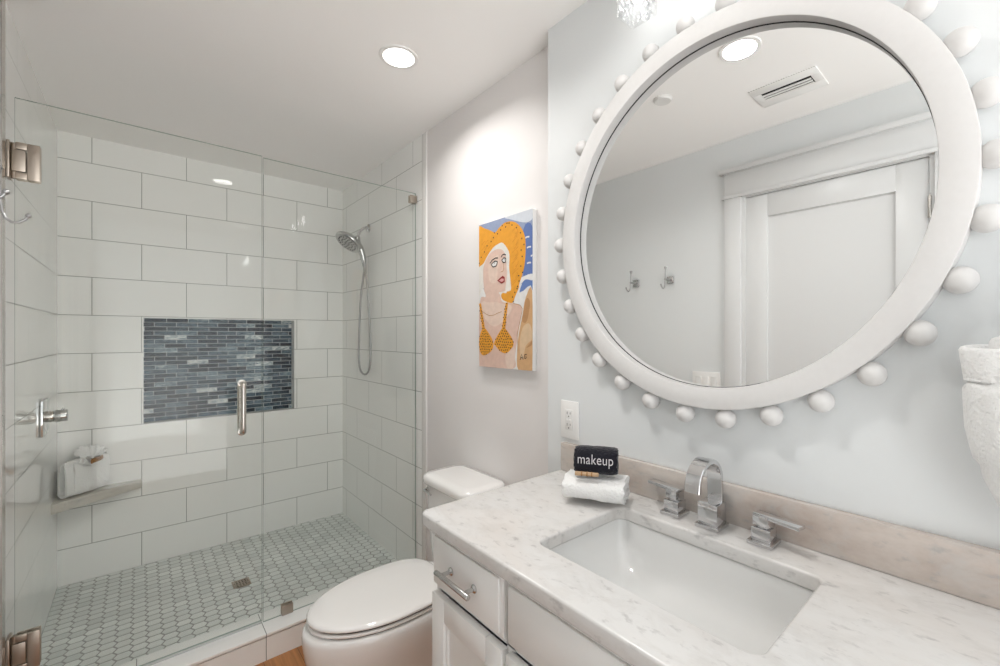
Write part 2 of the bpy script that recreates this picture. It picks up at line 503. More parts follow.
# shower floor: elongated hexagons of grey marble set in grout
def hex_floor():
    mb = MB()
    mb.box(XL, XR, 2.238, YB, 0.0005, ZS - .0012, mi=0)
    bm = mb.bm
    lay = bm.verts.layers.float.new('tone')
    hl, fl, k, gap = HEX
    ax, ay = hl + fl, k
    i0 = int((XL) / ax) - 2; i1 = int(XR / ax) + 2
    rng = random.Random(3)
    for i in range(i0, i1 + 1):
        j0 = int(2.238 / (2 * k)) - 2; j1 = int(YB / (2 * k)) + 2
        for j in range(j0, j1 + 1):
            cx_, cy_ = i * ax, j * 2 * k + (k if i % 2 else 0)
            g = gap / 2
            pts = [(hl - g * 1.15, 0), (fl - g * .6, k - g), (-fl + g * .6, k - g), (-hl + g * 1.15, 0), (-fl + g * .6, -k + g), (fl - g * .6, -k + g)]
            pts = [(cx_ + x, cy_ + y) for x, y in pts]
            pts = [(min(max(x, XL + .001), XR - .001), min(max(y, 2.2395), YB - .001)) for x, y in pts]
            if max(p[0] for p in pts) - min(p[0] for p in pts) < .004 or max(p[1] for p in pts) - min(p[1] for p in pts) < .004:
                continue
            if abs(cx_ - 0.409) < .034 and abs(cy_ - 2.712) < .034:
                continue
            t = min(1, max(0, rng.gauss(0.5 + .25 * math.sin(cx_ * 5 + cy_ * 3) * math.sin(cy_ * 6 - 1), 0.2)))
            top = [bm.verts.new((x, y, ZS)) for x, y in pts]
            bot = [bm.verts.new((x, y, ZS - .002)) for x, y in pts]
            for v in top + bot:
                v[lay] = t
            bm.faces.new(top).material_index = 1
            for a in range(6):
                b = (a + 1) % 6
                bm.faces.new((bot[a], bot[b], top[b], top[a])).material_index = 1
    return obj('floor_shower', mb, ['grout', 'hex'], None, (0, 0, 0), smooth=0, kind='structure', recalc=False)
HEX = (0.0325, 0.0190, 0.0235, 0.0068)
hex_floor()

# niche: streaky blue-grey glass mosaic, thin metal edge
def niche():
    mb = MB(); bm = mb.bm
    y = YB + ND
    mb.box(NX0, NX1, y, y + .005, NZ0, NZ1, mi=0)
    lay = bm.verts.layers.float.new('tone')
    rows = 24; h = (NZ1 - NZ0) / rows; w = 0.104; g = .0016
    rng = random.Random(11)
    for r in range(rows):
        off = (0.0 if r % 2 else w / 2) + rng.uniform(-.006, .006)
        x = NX0 - off
        while x < NX1:
            a, b = max(x + g, NX0 + .0005), min(x + w - g, NX1 - .0005)
            x += w
            if b - a < .006:
                continue
            q = rng.random()
            t = rng.uniform(.04, .24) if q < .34 else rng.uniform(.26, .52) if q < .76 else rng.uniform(.55, .74) if q < .95 else rng.uniform(.84, 1.0)
            z0, z1 = NZ0 + r * h + g, NZ0 + (r + 1) * h - g
            fr = [bm.verts.new(p) for p in ((a, y - .002, z0), (b, y - .002, z0), (b, y - .002, z1), (a, y - .002, z1))]
            bk = [bm.verts.new((v.co.x, y + .001, v.co.z)) for v in fr]
            for v in fr + bk:
                v[lay] = t
            bm.faces.new(fr).material_index = 1
            for i in range(4):
                j = (i + 1) % 4
                bm.faces.new((fr[j], fr[i], bk[i], bk[j])).material_index = 1
    obj('niche_mosaic', mb, ['mosaic_grout', 'mosaic'], wall_back, smooth=0, recalc=False)
    mb = MB(); t = .0028
    for b in ((NX0, NX0 + t, YB - .0002, YB + .008, NZ0, NZ1), (NX1 - t, NX1, YB - .0002, YB + .008, NZ0, NZ1),
              (NX0 + t, NX1 - t, YB - .0002, YB + .008, NZ0, NZ0 + t), (NX0 + t, NX1 - t, YB - .0002, YB + .008, NZ1 - t, NZ1)):
        mb.box(*b)
    obj('niche_edge_trim', mb, 'edge_steel', wall_back, smooth=0)
niche()

# door in the wall opposite the mirror: seen only in the mirror
def room_door():
    y0, y1, zt = 0.238, 0.957, 2.102
    mb = MB(); x = XL - .004
    s, rail = 0.105, 0.115
    mb.box(x - .036, x, y0, y0 + s, .008, zt, bev=.001); mb.box(x - .036, x, y1 - s, y1, .008, zt, bev=.001)
    mb.box(x - .036, x, y0 + s, y1 - s, zt - rail, zt, bev=.001); mb.box(x - .036, x, y0 + s, y1 - s, .008, .22, bev=.001)
    mb.box(x - .036, x, y0 + s, y1 - s, .86, .98, bev=.001)
    mb.box(x - .03, x - .012, y0 + s, y1 - s, .2, zt - rail)
    d = obj('door_1', mb, 'trim', None, (XL, (y0 + y1) / 2, 0), smooth=30, kind='structure')
    for z in (1.895, 0.25, 1.05):
        m2 = MB(); m2.cyl((XL + .004, y0 - .003, z - .045), (XL + .004, y0 - .003, z + .045), .006, seg=12, bev=.001)
        m2.cyl((XL + .004, y0 - .003, z + .045), (XL + .004, y0 - .003, z + .053), .004, .002, seg=12)
        obj('hinge', m2, 'nickel', d)
    m2 = MB(); m2.cyl((XL - .004, y1 - .06, .95), (XL + .004, y1 - .06, .95), .028, seg=24, bev=.001)
    m2.cyl((XL + .004, y1 - .06, .95), (XL + .05, y1 - .06, .95), .009, seg=12); m2.box(XL + .038, XL + .05, y1 - .17, y1 - .05, .942, .958, bev=.003)
    obj('door_handle', m2, 'nickel', d)
    mb = MB()
    t = XL + .019
    mb.box(XL, t, 0.976, 1.063, 0, 2.112, bev=.0015); mb.box(XL, t, 0.132, 0.219, 0, 2.112, bev=.0015)
    mb.box(XL, t + .008, 0.117, 1.078, 2.112, 2.128, bev=.0015)
    mb.box(XL, t, 0.132, 1.063, 2.128, 2.252, bev=.001)
    mb.box(XL, t + .016, 0.108, 1.088, 2.252, 2.276, bev=.0015)
    mb.box(XL - .06, XL + .004, 0.957, 0.976, 0, 2.112); mb.box(XL - .06, XL + .004, 0.219, 0.236, 0, 2.112); mb.box(XL - .06, XL + .004, 0.236, 0.957, 2.105, 2.112)
    obj('trim_4', mb, 'trim', None, (XL, .6, 0), smooth=30, kind='structure')
room_door()

# ================================================================== lamps in the ceiling
def ceiling_can(x, y, label, watts=CAN_W):
    t = thing('recessed_light', label, 'ceiling light', (x, y, CEIL), 'recessed ceiling lights')
    mb = MB()
    mb.lathe([(.0585, -.001), (.0585, -.0035), (.064, -.0045), (.072, -.0035), (.074, 0)], (x, y, CEIL), (0, 0, 1), 40, caps=False)
    obj('trim_ring', mb, 'plastic', t)
    mb = MB(); mb.cyl((x, y, CEIL - .003), (x, y, CEIL - .0005), .058, seg=40)
    obj('lens', mb, 'lens', t)
    ld = bpy.data.lights.new('can_lamp', 'AREA'); ld.shape = 'DISK'; ld.size = .112; ld.energy = watts; ld.color = (1.0, .975, .945); ld.spread = R(150)
    lo = bpy.data.objects.new('can_lamp', ld); link_obj(lo, t); lo.location = (0, 0, -.0055)
    return t
ceiling_can(.755, 1.567, 'round white recessed ceiling light over the toilet, beside the shower')
ceiling_can(.434, .683, 'round white recessed ceiling light reflected at the top of the mirror')

# round white cover on the ceiling and the air vent, both seen in the mirror
mb = MB(); mb.lathe([(.0001, -.012), (.034, -.012), (.0375, -.009), (.039, -.004), (.042, -.003), (.042, 0)], (.335, 1.058, CEIL), (0, 0, 1), 36, caps=False)
tag(obj('ceiling_detector', mb, 'plastic_dim', None, (.335, 1.058, CEIL)), 'small round white cover disc on the ceiling, reflected in the mirror', 'smoke detector')
def vent():
    x0, x1, y0, y1 = -.085, .105, .525, .780
    t = thing('air_vent', 'white rectangular ceiling air vent with dark slots, reflected in the mirror', 'air vent', ((x0 + x1) / 2, (y0 + y1) / 2, CEIL))
    mb = MB(); z0 = CEIL - .006
    a, b, c, d = x0 + .062, x1 - .055, y0 + .032, y1 - .032
    mb.box(x0, a, y0, y1, z0, CEIL, bev=.001); mb.box(b, x1, y0, y1, z0, CEIL, bev=.001)
    mb.box(a, b, y0, c, z0, CEIL, bev=.001); mb.box(a, b, d, y1, z0, CEIL, bev=.001)
    obj('frame', mb, 'plastic', t)
    mb = MB(); mb.box(a, b, c, d, CEIL - .0015, CEIL - .0005); obj('duct', mb, 'dark', t)
    for k in range(3):
        xs = a + .012 + k * (b - a - .02) / 2.4
        m2 = MB(); m2.box(-.0045, .0045, c + .002, d - .002, -.0012, .0012, mat=Matrix.Translation((xs, 0, CEIL - .009)) @ Matrix.Rotation(R(-20), 4, 'Y'))
        obj('slat', m2, 'plastic', t)
vent()

# ================================================================== shower glass
def pane(mb, x0, x1, y0, y1, z0, z1):
    """clear faces front and back, green edges."""
    t = bmesh.new(); bmesh.ops.create_cube(t, size=1.0)
    for v in t.verts:
        v.co = Vector(((x0 + x1) / 2 + v.co.x * (x1 - x0), (y0 + y1) / 2 + v.co.y * (y1 - y0), (z0 + z1) / 2 + v.co.z * (z1 - z0)))
    bm = mb.bm; vm = {v: bm.verts.new(v.co) for v in t.verts}
    for f in t.faces:
        nf = bm.faces.new([vm[v] for v in f.verts]); nf.material_index = 0 if abs(f.normal.y) > .5 else 1
    t.free()

GT = .0045
def shower_door():
    t = thing('shower_door', 'frameless clear glass shower door with a tall metal pull handle', 'shower door', (XL + .02, YG, .12))
    mb = MB(); pane(mb, XL + .016, .402, YG - GT, YG + GT, .124, 2.146)
    obj('glass_panel', mb, ['glass', 'glass_edge'], t, smooth=0)
    for z in (1.938, .322):
        mb = MB(); h = .060
        x0, x1 = -.302, -.251
        for s in (-1, 1):                       # clamp plates in front of and behind the glass, notched round the pivot
            ya, yb = (YG - GT - .011, YG - GT - .0003) if s < 0 else (YG + GT + .0003, YG + GT + .011)
            mb.box(x0 + .022, x1, ya, yb, z - h, z + h, bev=.0018)
            mb.box(x0 - .004, x0 + .022, ya, yb, z + h - .022, z + h, bev=.0015)
            mb.box(x0 - .004, x0 + .022, ya, yb, z - h, z - h + .022, bev=.0015)
            mb.box(x0 - .012, x0 + .019, ya, yb, z - h + .025, z + h - .025, bev=.0015)
        hg = obj('hinge', mb, 'bronze', t)
        mb = MB(); mb.box(XL + .0005, XL + .008, YG - .026, YG + .026, z - h, z + h, bev=.0015)
        mb.cyl((x0 - .008, YG, z - h + .002), (x0 - .008, YG, z + h - .002), .0075, seg=14)
        obj('wall_plate', mb, 'bronze', hg)
    mb = MB(); yb = YG - GT
    for s in (-1, 1):
        y1 = YG + s * GT; y2 = YG + s * .040
        pts2 = [(.327, y1, 1.162), (.327, y2 - s * .018, 1.162)]
        for k in range(1, 7):
            a = R(90 * k / 6); pts2.append((.327, y2 - s * .018 + s * .018 * math.sin(a), 1.144 + .018 * math.cos(a)))
        for k in range(0, 7):
            a = R(90 * k / 6); pts2.append((.327, y2 - s * .018 + s * .018 * math.cos(a), .975 - .018 * math.sin(a)))
        pts2 += [(.327, y1, .957)]
        mb.tube(pts2, .0105, 14)
        for z in (1.162, .957):
            mb.cyl((.327, y1, z), (.327, y1 + s * .004, z), .016, seg=20, bev=.001)
    obj('handle', mb, 'nickel', t)
    mb = MB(); mb.box(XL + .018, .400, YG - GT - .002, YG + GT + .002, .1145, .1238, bev=.001)
    obj('bottom_seal', mb, glass_mat('clear_vinyl', (.86, .87, .82), 1.4, diffuse=.45), t)
    return t
shower_door()
def fixed_panel():
    t = thing('fixed_shower_panel', 'fixed clear glass shower panel between the door and the right tiled wall', 'glass panel', (.77, YG, .114))
    mb = MB(); pane(mb, .4065, XR - .004, YG - GT, YG + GT, .1145, 2.140)
    obj('glass_panel', mb, ['glass', 'glass_edge'], t, smooth=0)
    mb = MB(); mb.box(.478, .524, YG - GT - .009, YG - GT - .0003, .1145, .158, bev=.002); mb.box(.478, .524, YG + GT + .0003, YG + GT + .009, .1145, .158, bev=.002)
    obj('floor_clamp', mb, 'bronze', t)
    mb = MB(); mb.box(XR - .040, XR - .0005, YG - GT - .009, YG - GT - .0003, 2.085, 2.125, bev=.002); mb.box(XR - .040, XR - .0005, YG + GT + .0003, YG + GT + .009, 2.085, 2.125, bev=.002)
    obj('wall_clamp', mb, 'bronze', t)
fixed_panel()

# ================================================================== shower fittings
def shower_head():
    y = 2.806
    t = thing('shower_fixture', 'chrome hand shower with a long metal hose on the right tiled wall', 'shower head', (XR, y, 2.07))
    mb = MB()
    mb.lathe([(.028, 0), (.028, .004), (.020, .012), (.0105, .016)], (XR - .0003, y, 2.072), (-1, 0, 0), 28)
    arm = [(XR - .01, y, 2.072), (XR - .035, y, 2.066), (XR - .056, y, 2.046), (XR - .070, y, 2.020), (XR - .076, y, 2.000)]
    mb.tube(arm, .0095, 14)
    obj('arm', mb, 'chrome', t)
    mb = MB()
    mb.ball((XR - .078, y, 1.992), .019)
    mb.cyl((XR - .078, y, 1.996), (XR - .070, y - .004, 1.952), .017, .015, 18, bev=.003)
    obj('holder', mb, 'steel', t)
    # the head: a rounded disc facing down into the shower, its neck running back to the hose
    c = Vector((XR - .140, y - .012, 1.958)); n = Vector((-.60, -.10, -.79)).normalized()
    mb = MB()
    mb.lathe([(.0001, -.040), (.030, -.038), (.062, -.029), (.083, -.010), (.087, .002), (.084, .008), (.078, .010), (.0001, .010)], c, n, 40, caps=False)
    neck = [c - n * .018 + Vector((.02, 0, .005)), c + Vector((.055, 0, -.004)), c + Vector((.080, 0, -.035)), c + Vector((.094, 0, -.075)), c + Vector((.101, 0, -.118))]
    mb.tube(neck, lambda u: .028 - .013 * u, 16)
    hd = obj('hand_shower', mb, 'steel', t)
    mb = MB()
    a = n.orthogonal().normalized(); b = n.cross(a)
    mb.lathe([(.0001, .0), (.071, .0), (.072, .002), (.0001, .0022)], c + n * .0102, n, 36, caps=False)
    for rr, k in ((.014, 6), (.036, 12), (.057, 18)):
        for i in range(k):
            q = 2 * math.pi * i / k
            p = c + n * .012 + (a * math.cos(q) + b * math.sin(q)) * rr
            mb.cyl(p, p + n * .003, .0046, .0036, 8, mi=1)
    obj('spray_face', mb, ['steel', 'rubber'], hd)
    # hose: hangs in a narrow loop
    p0 = neck[-1]
    P = [p0, p0 + Vector((.001, -.002, -.05)), Vector((1.099, 2.835, 1.62)), Vector((1.099, 2.865, 1.38)), Vector((1.099, 2.872, 1.22)),
         Vector((1.100, 2.845, 1.135)), Vector((1.101, 2.77, 1.112)), Vector((1.102, 2.705, 1.15)), Vector((1.105, 2.690, 1.25)), Vector((1.108, 2.715, 1.45)),
         Vector((1.108, 2.755, 1.70)), Vector((1.100, 2.785, 1.86)), Vector((1.082, 2.80, 1.935)), Vector((XR - .072, y - .004, 1.956))]
    def cr(pts, n=7):
        o = []
        for i in range(len(pts) - 1):
            a, b, c2, d = pts[max(i - 1, 0)], pts[i], pts[i + 1], pts[min(i + 2, len(pts) - 1)]
            for k in range(n):
                u = k / n
                o.append(.5 * ((2 * b) + (c2 - a) * u + (2 * a - 5 * b + 4 * c2 - d) * u * u + (-a + 3 * b - 3 * c2 + d) * u ** 3))
        return o + [pts[-1]]
    mb = MB(); pts = cr(P, 14)
    cnt = [0]
    mb.tube(pts, lambda u: .0066 + .0006 * math.sin(u * 900), 10)
    mb.cyl(p0 + Vector((-.002, 0, .012)), p0 + Vector((.001, -.001, -.028)), .0105, .0095, 14, bev=.001)
    obj('hose', mb, 'hose_steel', t)
shower_head()

def valve():
    y, z = 2.835, 1.003
    t = thing('shower_valve', 'chrome shower valve knob on a square plate, left tiled wall', 'shower valve', (XL, y, z))
    mb = MB(); mb.box(XL + .0003, XL + .011, y - .078, y + .078, z - .078, z + .078, bev=.002); obj('square_plate', mb, 'chrome', t)
    mb = MB(); mb.cyl((XL + .011, y, z), (XL + .035, y, z), .024, seg=28, bev=.001); obj('collar', mb, 'nickel', t)
    mb = MB(); mb.cyl((XL + .035, y, z), (XL + .078, y, z), .0265, seg=28, bev=.002); mb.cyl((XL + .058, y, z + .02), (XL + .066, y, z + .034), .004, seg=10)
    obj('knob', mb, 'steel', t)
valve()

def drain():
    x, y, h = .409, 2.712, .040
    t = thing('floor_drain', 'small square dark metal drain in the shower floor', 'drain', (x, y, ZS))
    mb = MB()
    for b in ((x - h, x + h, y - h, y - h + .008), (x - h, x + h, y + h - .008, y + h), (x - h, x - h + .008, y - h + .008, y + h - .008), (x + h - .008, x + h, y - h + .008, y + h - .008)):
        mb.box(*b, ZS - .0011, ZS + .003, bev=.0006)
    obj('rim', mb, 'bronze', t)
    mb = MB(); mb.box(x - h + .008, x + h - .008, y - h + .008, y + h - .008, ZS - .0011, ZS - .0004, mi=1)
    for k in range(5):
        u = -h + .014 + k * (2 * h - .028) / 4
        mb.box(x + u - .0028, x + u + .0028, y - h + .008, y + h - .008, ZS - .0004, ZS + .002)
    for u in (-.018, 0, .018):
        mb.box(x - h + .008, x + h - .008, y + u - .003, y + u + .003, ZS - .0003, ZS + .0022)
    obj('grate', mb, ['bronze', 'dark'], t)
drain()

# corner shelf
def shelf():
    poly = [(XL + .0005, YB - .0005)]
    # front edge with rounded tips
    tipA, tipB = Vector((XL + .0005, 3.078)), Vector((.012, YB - .0005))
    poly += [(tipA.x, tipA.y - .004), (tipA.x + .012, tipA.y + .000)]
    for k in range(1, 12):
        u = k / 12; p = tipA.lerp(tipB, u); q = Vector((.217, -.331)).normalized() * (.010 * math.sin(math.pi * u))
        poly.append((p.x + q.x, p.y + q.y))
    poly += [(tipB.x - .004, tipB.y - .012), (tipB.x, tipB.y - .006), (tipB.x - .003, tipB.y)]
    poly = poly[::-1]
    cx_ = sum(p[0] for p in poly) / len(poly); cy_ = sum(p[1] for p in poly) / len(poly)
    def loop(z, s):
        out = []
        for x, y in poly:
            X, Y = cx_ + (x - cx_) * s, cy_ + (y - cy_) * s
            if x < XL + .002: X = x
            if y > YB - .002: Y = y
            out.append((X, Y, z))
        return out
    mb = MB(); mb.loft([loop(.494, .970), loop(.498, .99), loop(.507, 1), loop(.530, 1), loop(.537, .99), loop(.5400, .97)])
    tag(obj('corner_shelf', mb, 'marble_grey', None, (XL, YB, .494), smooth=50), 'grey marble corner shelf in the back left corner of the shower', 'shelf')
shelf()

# ================================================================== toilet
def toilet():
    yc = 1.530
    t = thing('toilet', 'white toilet with its lid closed, between the shower and the vanity', 'toilet', (.75, yc, 0))
    def egg(xf, xb, hw, z, n=48, back=.60, yo=0.0):
        """outline with a long rounded front (towards -x) and a squarer back."""
        xm = xf + (xb - xf) * .56
        pts = []
        for k in range(n):
            a = 2 * math.pi * k / n
            c, s = math.cos(a), math.sin(a)
            if c < 0:
                x = xm + (xm - xf) * c; y = hw * s
            else:
                x = xm + (xb - xm) * abs(c) ** back; y = hw * (1 if s >= 0 else -1) * abs(s) ** back
            pts.append((x, yc + y, z))
        return pts
    mb = MB()
    mb.loft([egg(.520, .985, .118, 0.0), egg(.510, .99, .122, .012), egg(.500, .99, .121, .06), egg(.470, .985, .124, .15), egg(.432, .975, .140, .22), egg(.410, .965, .160, .285),
             egg(.402, .958, .174, .335), egg(.401, .955, .178, .365), egg(.404, .953, .177, .380), egg(.412, .948, .170, .386)])
    mb.box(.90, 1.125, yc - .105, yc + .105, .0, .395, bev=.03, seg=4)
    obj('bowl', mb, 'porcelain', t, smooth=50)
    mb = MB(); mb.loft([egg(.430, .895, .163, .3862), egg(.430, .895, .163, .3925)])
    obj('seat_gap_shade', mb, 'dark', t)  # black ring, the shade under the seat put into colour
    mb = MB()
    mb.loft([egg(.422, .905, .170, .3925), egg(.4185, .908, .1735, .395), egg(.418, .909, .174, .400), egg(.4195, .908, .1725, .4035), egg(.424, .905, .168, .4045)])
    obj('seat', mb, 'porcelain', t, smooth=60)
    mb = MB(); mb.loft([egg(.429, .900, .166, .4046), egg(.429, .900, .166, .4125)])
    obj('lid_gap_shade', mb, 'dark', t)  # black ring painted in as the shade between seat and lid
    mb = MB()
    mb.loft([egg(.4205, .908, .174, .4125), egg(.417, .910, .1775, .415), egg(.4165, .911, .178, .420), egg(.420, .909, .1745, .4255), egg(.431, .903, .164, .4285),
             egg(.477, .875, .120, .4315), egg(.547, .81, .06, .4325)])
    obj('lid', mb, 'porcelain', t, smooth=60)
    for s in (-1, 1):
        mb = MB(); mb.box(.895, .935, yc + s * .075 - .02, yc + s * .075 + .02, .387, .414, bev=.008, seg=3)
        obj('seat_hinge', mb, 'porcelain', t, smooth=60)
    def rr(x0, x1, hw, z, r):
        return [(x, y, z) for x, y in rrect(x0, x1, yc - hw, yc + hw, r, 8)]
    mb = MB()
    mb.loft([rr(.952, 1.118, .142, .385, .04), rr(.945, 1.122, .155, .45, .045), rr(.937, 1.126, .163, .60, .045), rr(.932, 1.128, .168, .725, .045)])
    obj('tank', mb, 'porcelain', t, smooth=50)
    mb = MB()
    mb.loft([rr(.928, 1.130, .172, .7255, .045), rr(.921, 1.133, .178, .729, .05), rr(.917, 1.134, .181, .737, .052), rr(.917, 1.134, .181, .752, .052),
             rr(.921, 1.132, .177, .762, .05), rr(.932, 1.126, .166, .7685, .045), rr(.96, 1.105, .140, .771, .03)])
    obj('tank_lid', mb, 'porcelain', t, smooth=60)
    mb = MB()
    mb.cyl((.940, yc + .128, .703), (.924, yc + .128, .703), .012, seg=20, bev=.002)
    mb.tube([(.921, yc + .138, .703), (.918, yc + .11, .702), (.916, yc + .075, .699)], lambda u: .006 - .002 * u, 12)
    obj('flush_lever', mb, 'chrome', t)
toilet()

# ================================================================== vanity
CT, CB = .915, .882                 # counter top and underside
VX, VF = .575, .556                 # cabinet box front, door fronts
V0, V1 = -.055, .975                # cabinet ends
def vanity():
    t = thing('vanity_cabinet', 'white bathroom vanity cabinet under the marble counter', 'cabinet', (.82, .46, 0))
    mb = MB()
    mb.box(VX, XV - .001, V1 - .018, V1, .0, CB); mb.box(VX, XV - .001, V0, V0 + .018, .0, CB)
    mb.box(XV - .019, XV - .001, V0 + .018, V1 - .018, .1, CB); mb.box(VX, XV - .019, V0 + .018, V1 - .018, .10, .118)
    mb.box(VX + .055, VX + .07, V0 + .018, V1 - .018, 0, .10)
    mb.box(VX, VX + .018, V0 + .018, V1 - .018, .10, .125); mb.box(VX, VX + .018, V0 + .018, V1 - .018, .725, .745); mb.box(VX, VX + .018, V0 + .018, V1 - .018, .865, CB)
    for y in (.682, .237):
        mb.box(VX, VX + .018, y - .012, y + .012, .125, .865)
        mb.box(VX + .018, XV - .02, y - .008, y + .008, .118, .725)
    obj('body', mb, 'cabinet', t, smooth=0)
    def drawer_front(name, y0, y1, z0, z1, pull):
        mb = MB(); b = .016
        mb.box(VX - .013, VX - .0005, y0, y1, z0, z1, bev=.002)
        mb.box(VF - .001, VX - .013, y0 + b * .55, y1 - b * .55, z0 + b * .55, z1 - b * .55, bev=.003)
        d = obj(name, mb, 'cabinet', t, smooth=30)
        if pull:
            add_pull(d, (y0 + y1) / 2 + pull, (z0 + z1) / 2, .067)
        return d
    def add_pull(d, yc, zc, hl, vertical=False):
        mb = MB(); xo = VF - .001
        p = (lambda u: (xo - .030, yc, zc + u)) if vertical else (lambda u: (xo - .030, yc + u, zc))
        mb.cyl(p(-hl), p(hl), .0062, seg=18, bev=.001)
        for s in (-1, 1):
            q = Vector(p(s * hl * .70))
            mb.cyl(q, (xo, q.y, q.z), .0048, seg=14)
            mb.lathe([(.0095, 0), (.0095, .0025), (.006, .006)], (xo + .0002, q.y, q.z), (-1, 0, 0), 20)
        obj('pull', mb, 'steel', d)
    def door(y0, y1, z0, z1, hand):
        mb = MB(); s = .056
        x0, x1 = VF, VX - .0005
        mb.box(x0, x1, y0, y0 + s, z0, z1, bev=.003); mb.box(x0, x1, y1 - s, y1, z0, z1, bev=.003)
        mb.box(x0, x1, y0 + s, y1 - s, z0, z0 + s, bev=.003); mb.box(x0, x1, y0 + s, y1 - s, z1 - s, z1, bev=.003)
        mb.box(x0 + .011, x1 - .002, y0 + s - .002, y1 - s + .002, z0 + s - .002, z1 - s + .002)
        e = .009                                             # the bead round the panel
        a, b, c, dd = y0 + s, y1 - s, z0 + s, z1 - s
        mb.box(x0 + .005, x0 + .012, a, a + e, c, dd, bev=.002); mb.box(x0 + .005, x0 + .012, b - e, b, c, dd, bev=.002)
        mb.box(x0 + .005, x0 + .012, a + e, b - e, c, c + e, bev=.002); mb.box(x0 + .005, x0 + .012, a + e, b - e, dd - e, dd, bev=.002)
        d = obj('door', mb, 'cabinet', t, smooth=30)
        add_pull(d, y0 + .03 if hand < 0 else y1 - .03, z1 - .14, .072, True)
    drawer_front('drawer', .690, .969, .742, .874, .001)
    drawer_front('false_front', .2395, .6775, .742, .874, None)
    drawer_front('drawer', -.049, .2275, .742, .874, .001)
    door(.690, .969, .115, .722, -1)
    door(.4605, .6775, .115, .722, -1); door(.2395, .4565, .115, .722, 1)
    door(-.049, .2275, .115, .722, 1)
vanity()

def counter():
    # slab with a rounded sink cut-out: filled curve, rounded edges
    cu = bpy.data.curves.new('counter_outline', 'CURVE'); cu.dimensions = '2D'; cu.fill_mode = 'BOTH'
    b = .006
    cu.extrude = (CT - CB) / 2 - b; cu.bevel_depth = b; cu.bevel_resolution = 3; cu.offset = -b
    outer = rrect(.541, XV - .0005, -.082, 1.008, .004, 3)
    r = .024
    front = [(.541 + r - r * math.cos(R(90 * k / 8)), 1.008 - r + r * math.sin(R(90 * k / 8))) for k in range(9)]
    outer = [(XV - .0005, -.082), (XV - .0005, 1.008)] + front[::-1] + [(.541, -.082)]
    for pts in (outer, rrect(.655, .957, .236, .688, .022, 8)):
        sp = cu.splines.new('POLY'); sp.points.add(len(pts) - 1); sp.use_cyclic_u = True
        for q, p in zip(sp.points, pts):
            q.co = (p[0], p[1], 0, 1)
    tmp = bpy.data.objects.new('tmp', cu); COL.objects.link(tmp)
    dg = bpy.context.evaluated_depsgraph_get()
    me = bpy.data.meshes.new_from_object(tmp.evaluated_get(dg))
    bpy.data.objects.remove(tmp); bpy.data.curves.remove(cu)
    mb = MB(); mb.bm.from_mesh(me); bpy.data.meshes.remove(me)
    bmesh.ops.remove_doubles(mb.bm, verts=mb.bm.verts[:], dist=1e-5)
    bmesh.ops.translate(mb.bm, vec=(0, 0, (CT + CB) / 2), verts=mb.bm.verts[:])
    for f in mb.bm.faces:
        f.material_index = 0
    t = obj('countertop', mb, 'marble', None, (.81, .46, CB), smooth=35)
    tag(t, 'white marble vanity countertop with a rectangular sink opening', 'countertop')
    mb = MB(); mb.box(XV - .021, XV - .0005, -.082, 1.003, CT + .0004, 1.008, bev=.0025)
    obj('backsplash', mb, 'marble_blush', t)
counter()

def sink():
    t = thing('sink', 'white rectangular sink set under the marble counter', 'sink', (.805, .456, .74))
    L = []
    def lp(dx0, dx1, dy0, dy1, r, z):
        return [(x, y, z) for x, y in rrect(.655 + dx0, .957 - dx1, .236 + dy0, .688 - dy1, r, 8)]
    mb = MB()
    mb.loft([lp(-.022, -.022, -.022, -.022, .030, CB - .0006), lp(-.004, -.004, -.004, -.004, .025, CB - .0006), lp(-.003, -.003, -.003, -.003, .025, CB - .006),
             lp(.004, .004, .006, .006, .026, .83), lp(.014, .016, .022, .022, .030, .788), lp(.030, .034, .05, .05, .04, .766), lp(.06, .07, .10, .10, .04, .756),
             lp(.115, .125, .18, .18, .02, .752)], cap0=False, cap1=True)
    n = len(mb.bm.verts)
    mb.loft([lp(-.022, -.022, -.022, -.022, .030, CB - .0006), lp(-.022, -.022, -.022, -.022, .045, CB - .012), lp(-.012, -.012, -.012, -.012, .045, .85), lp(-.002, -.002, .0, .0, .04, .78),
             lp(.03, .03, .05, .05, .04, .745), lp(.115, .125, .18, .18, .02, .738)], cap0=False, cap1=True)
    bmesh.ops.remove_doubles(mb.bm, verts=mb.bm.verts[:], dist=1e-5)
    obj('basin', mb, 'basin', t, smooth=50)
    mb = MB(); mb.lathe([(.0001, .0), (.018, .001), (.024, .004), (.030, .004), (.032, .001)], (.80, .456, .7523), (0, 0, 1), 28, caps=False)
    obj('drain', mb, 'chrome', t)
sink()

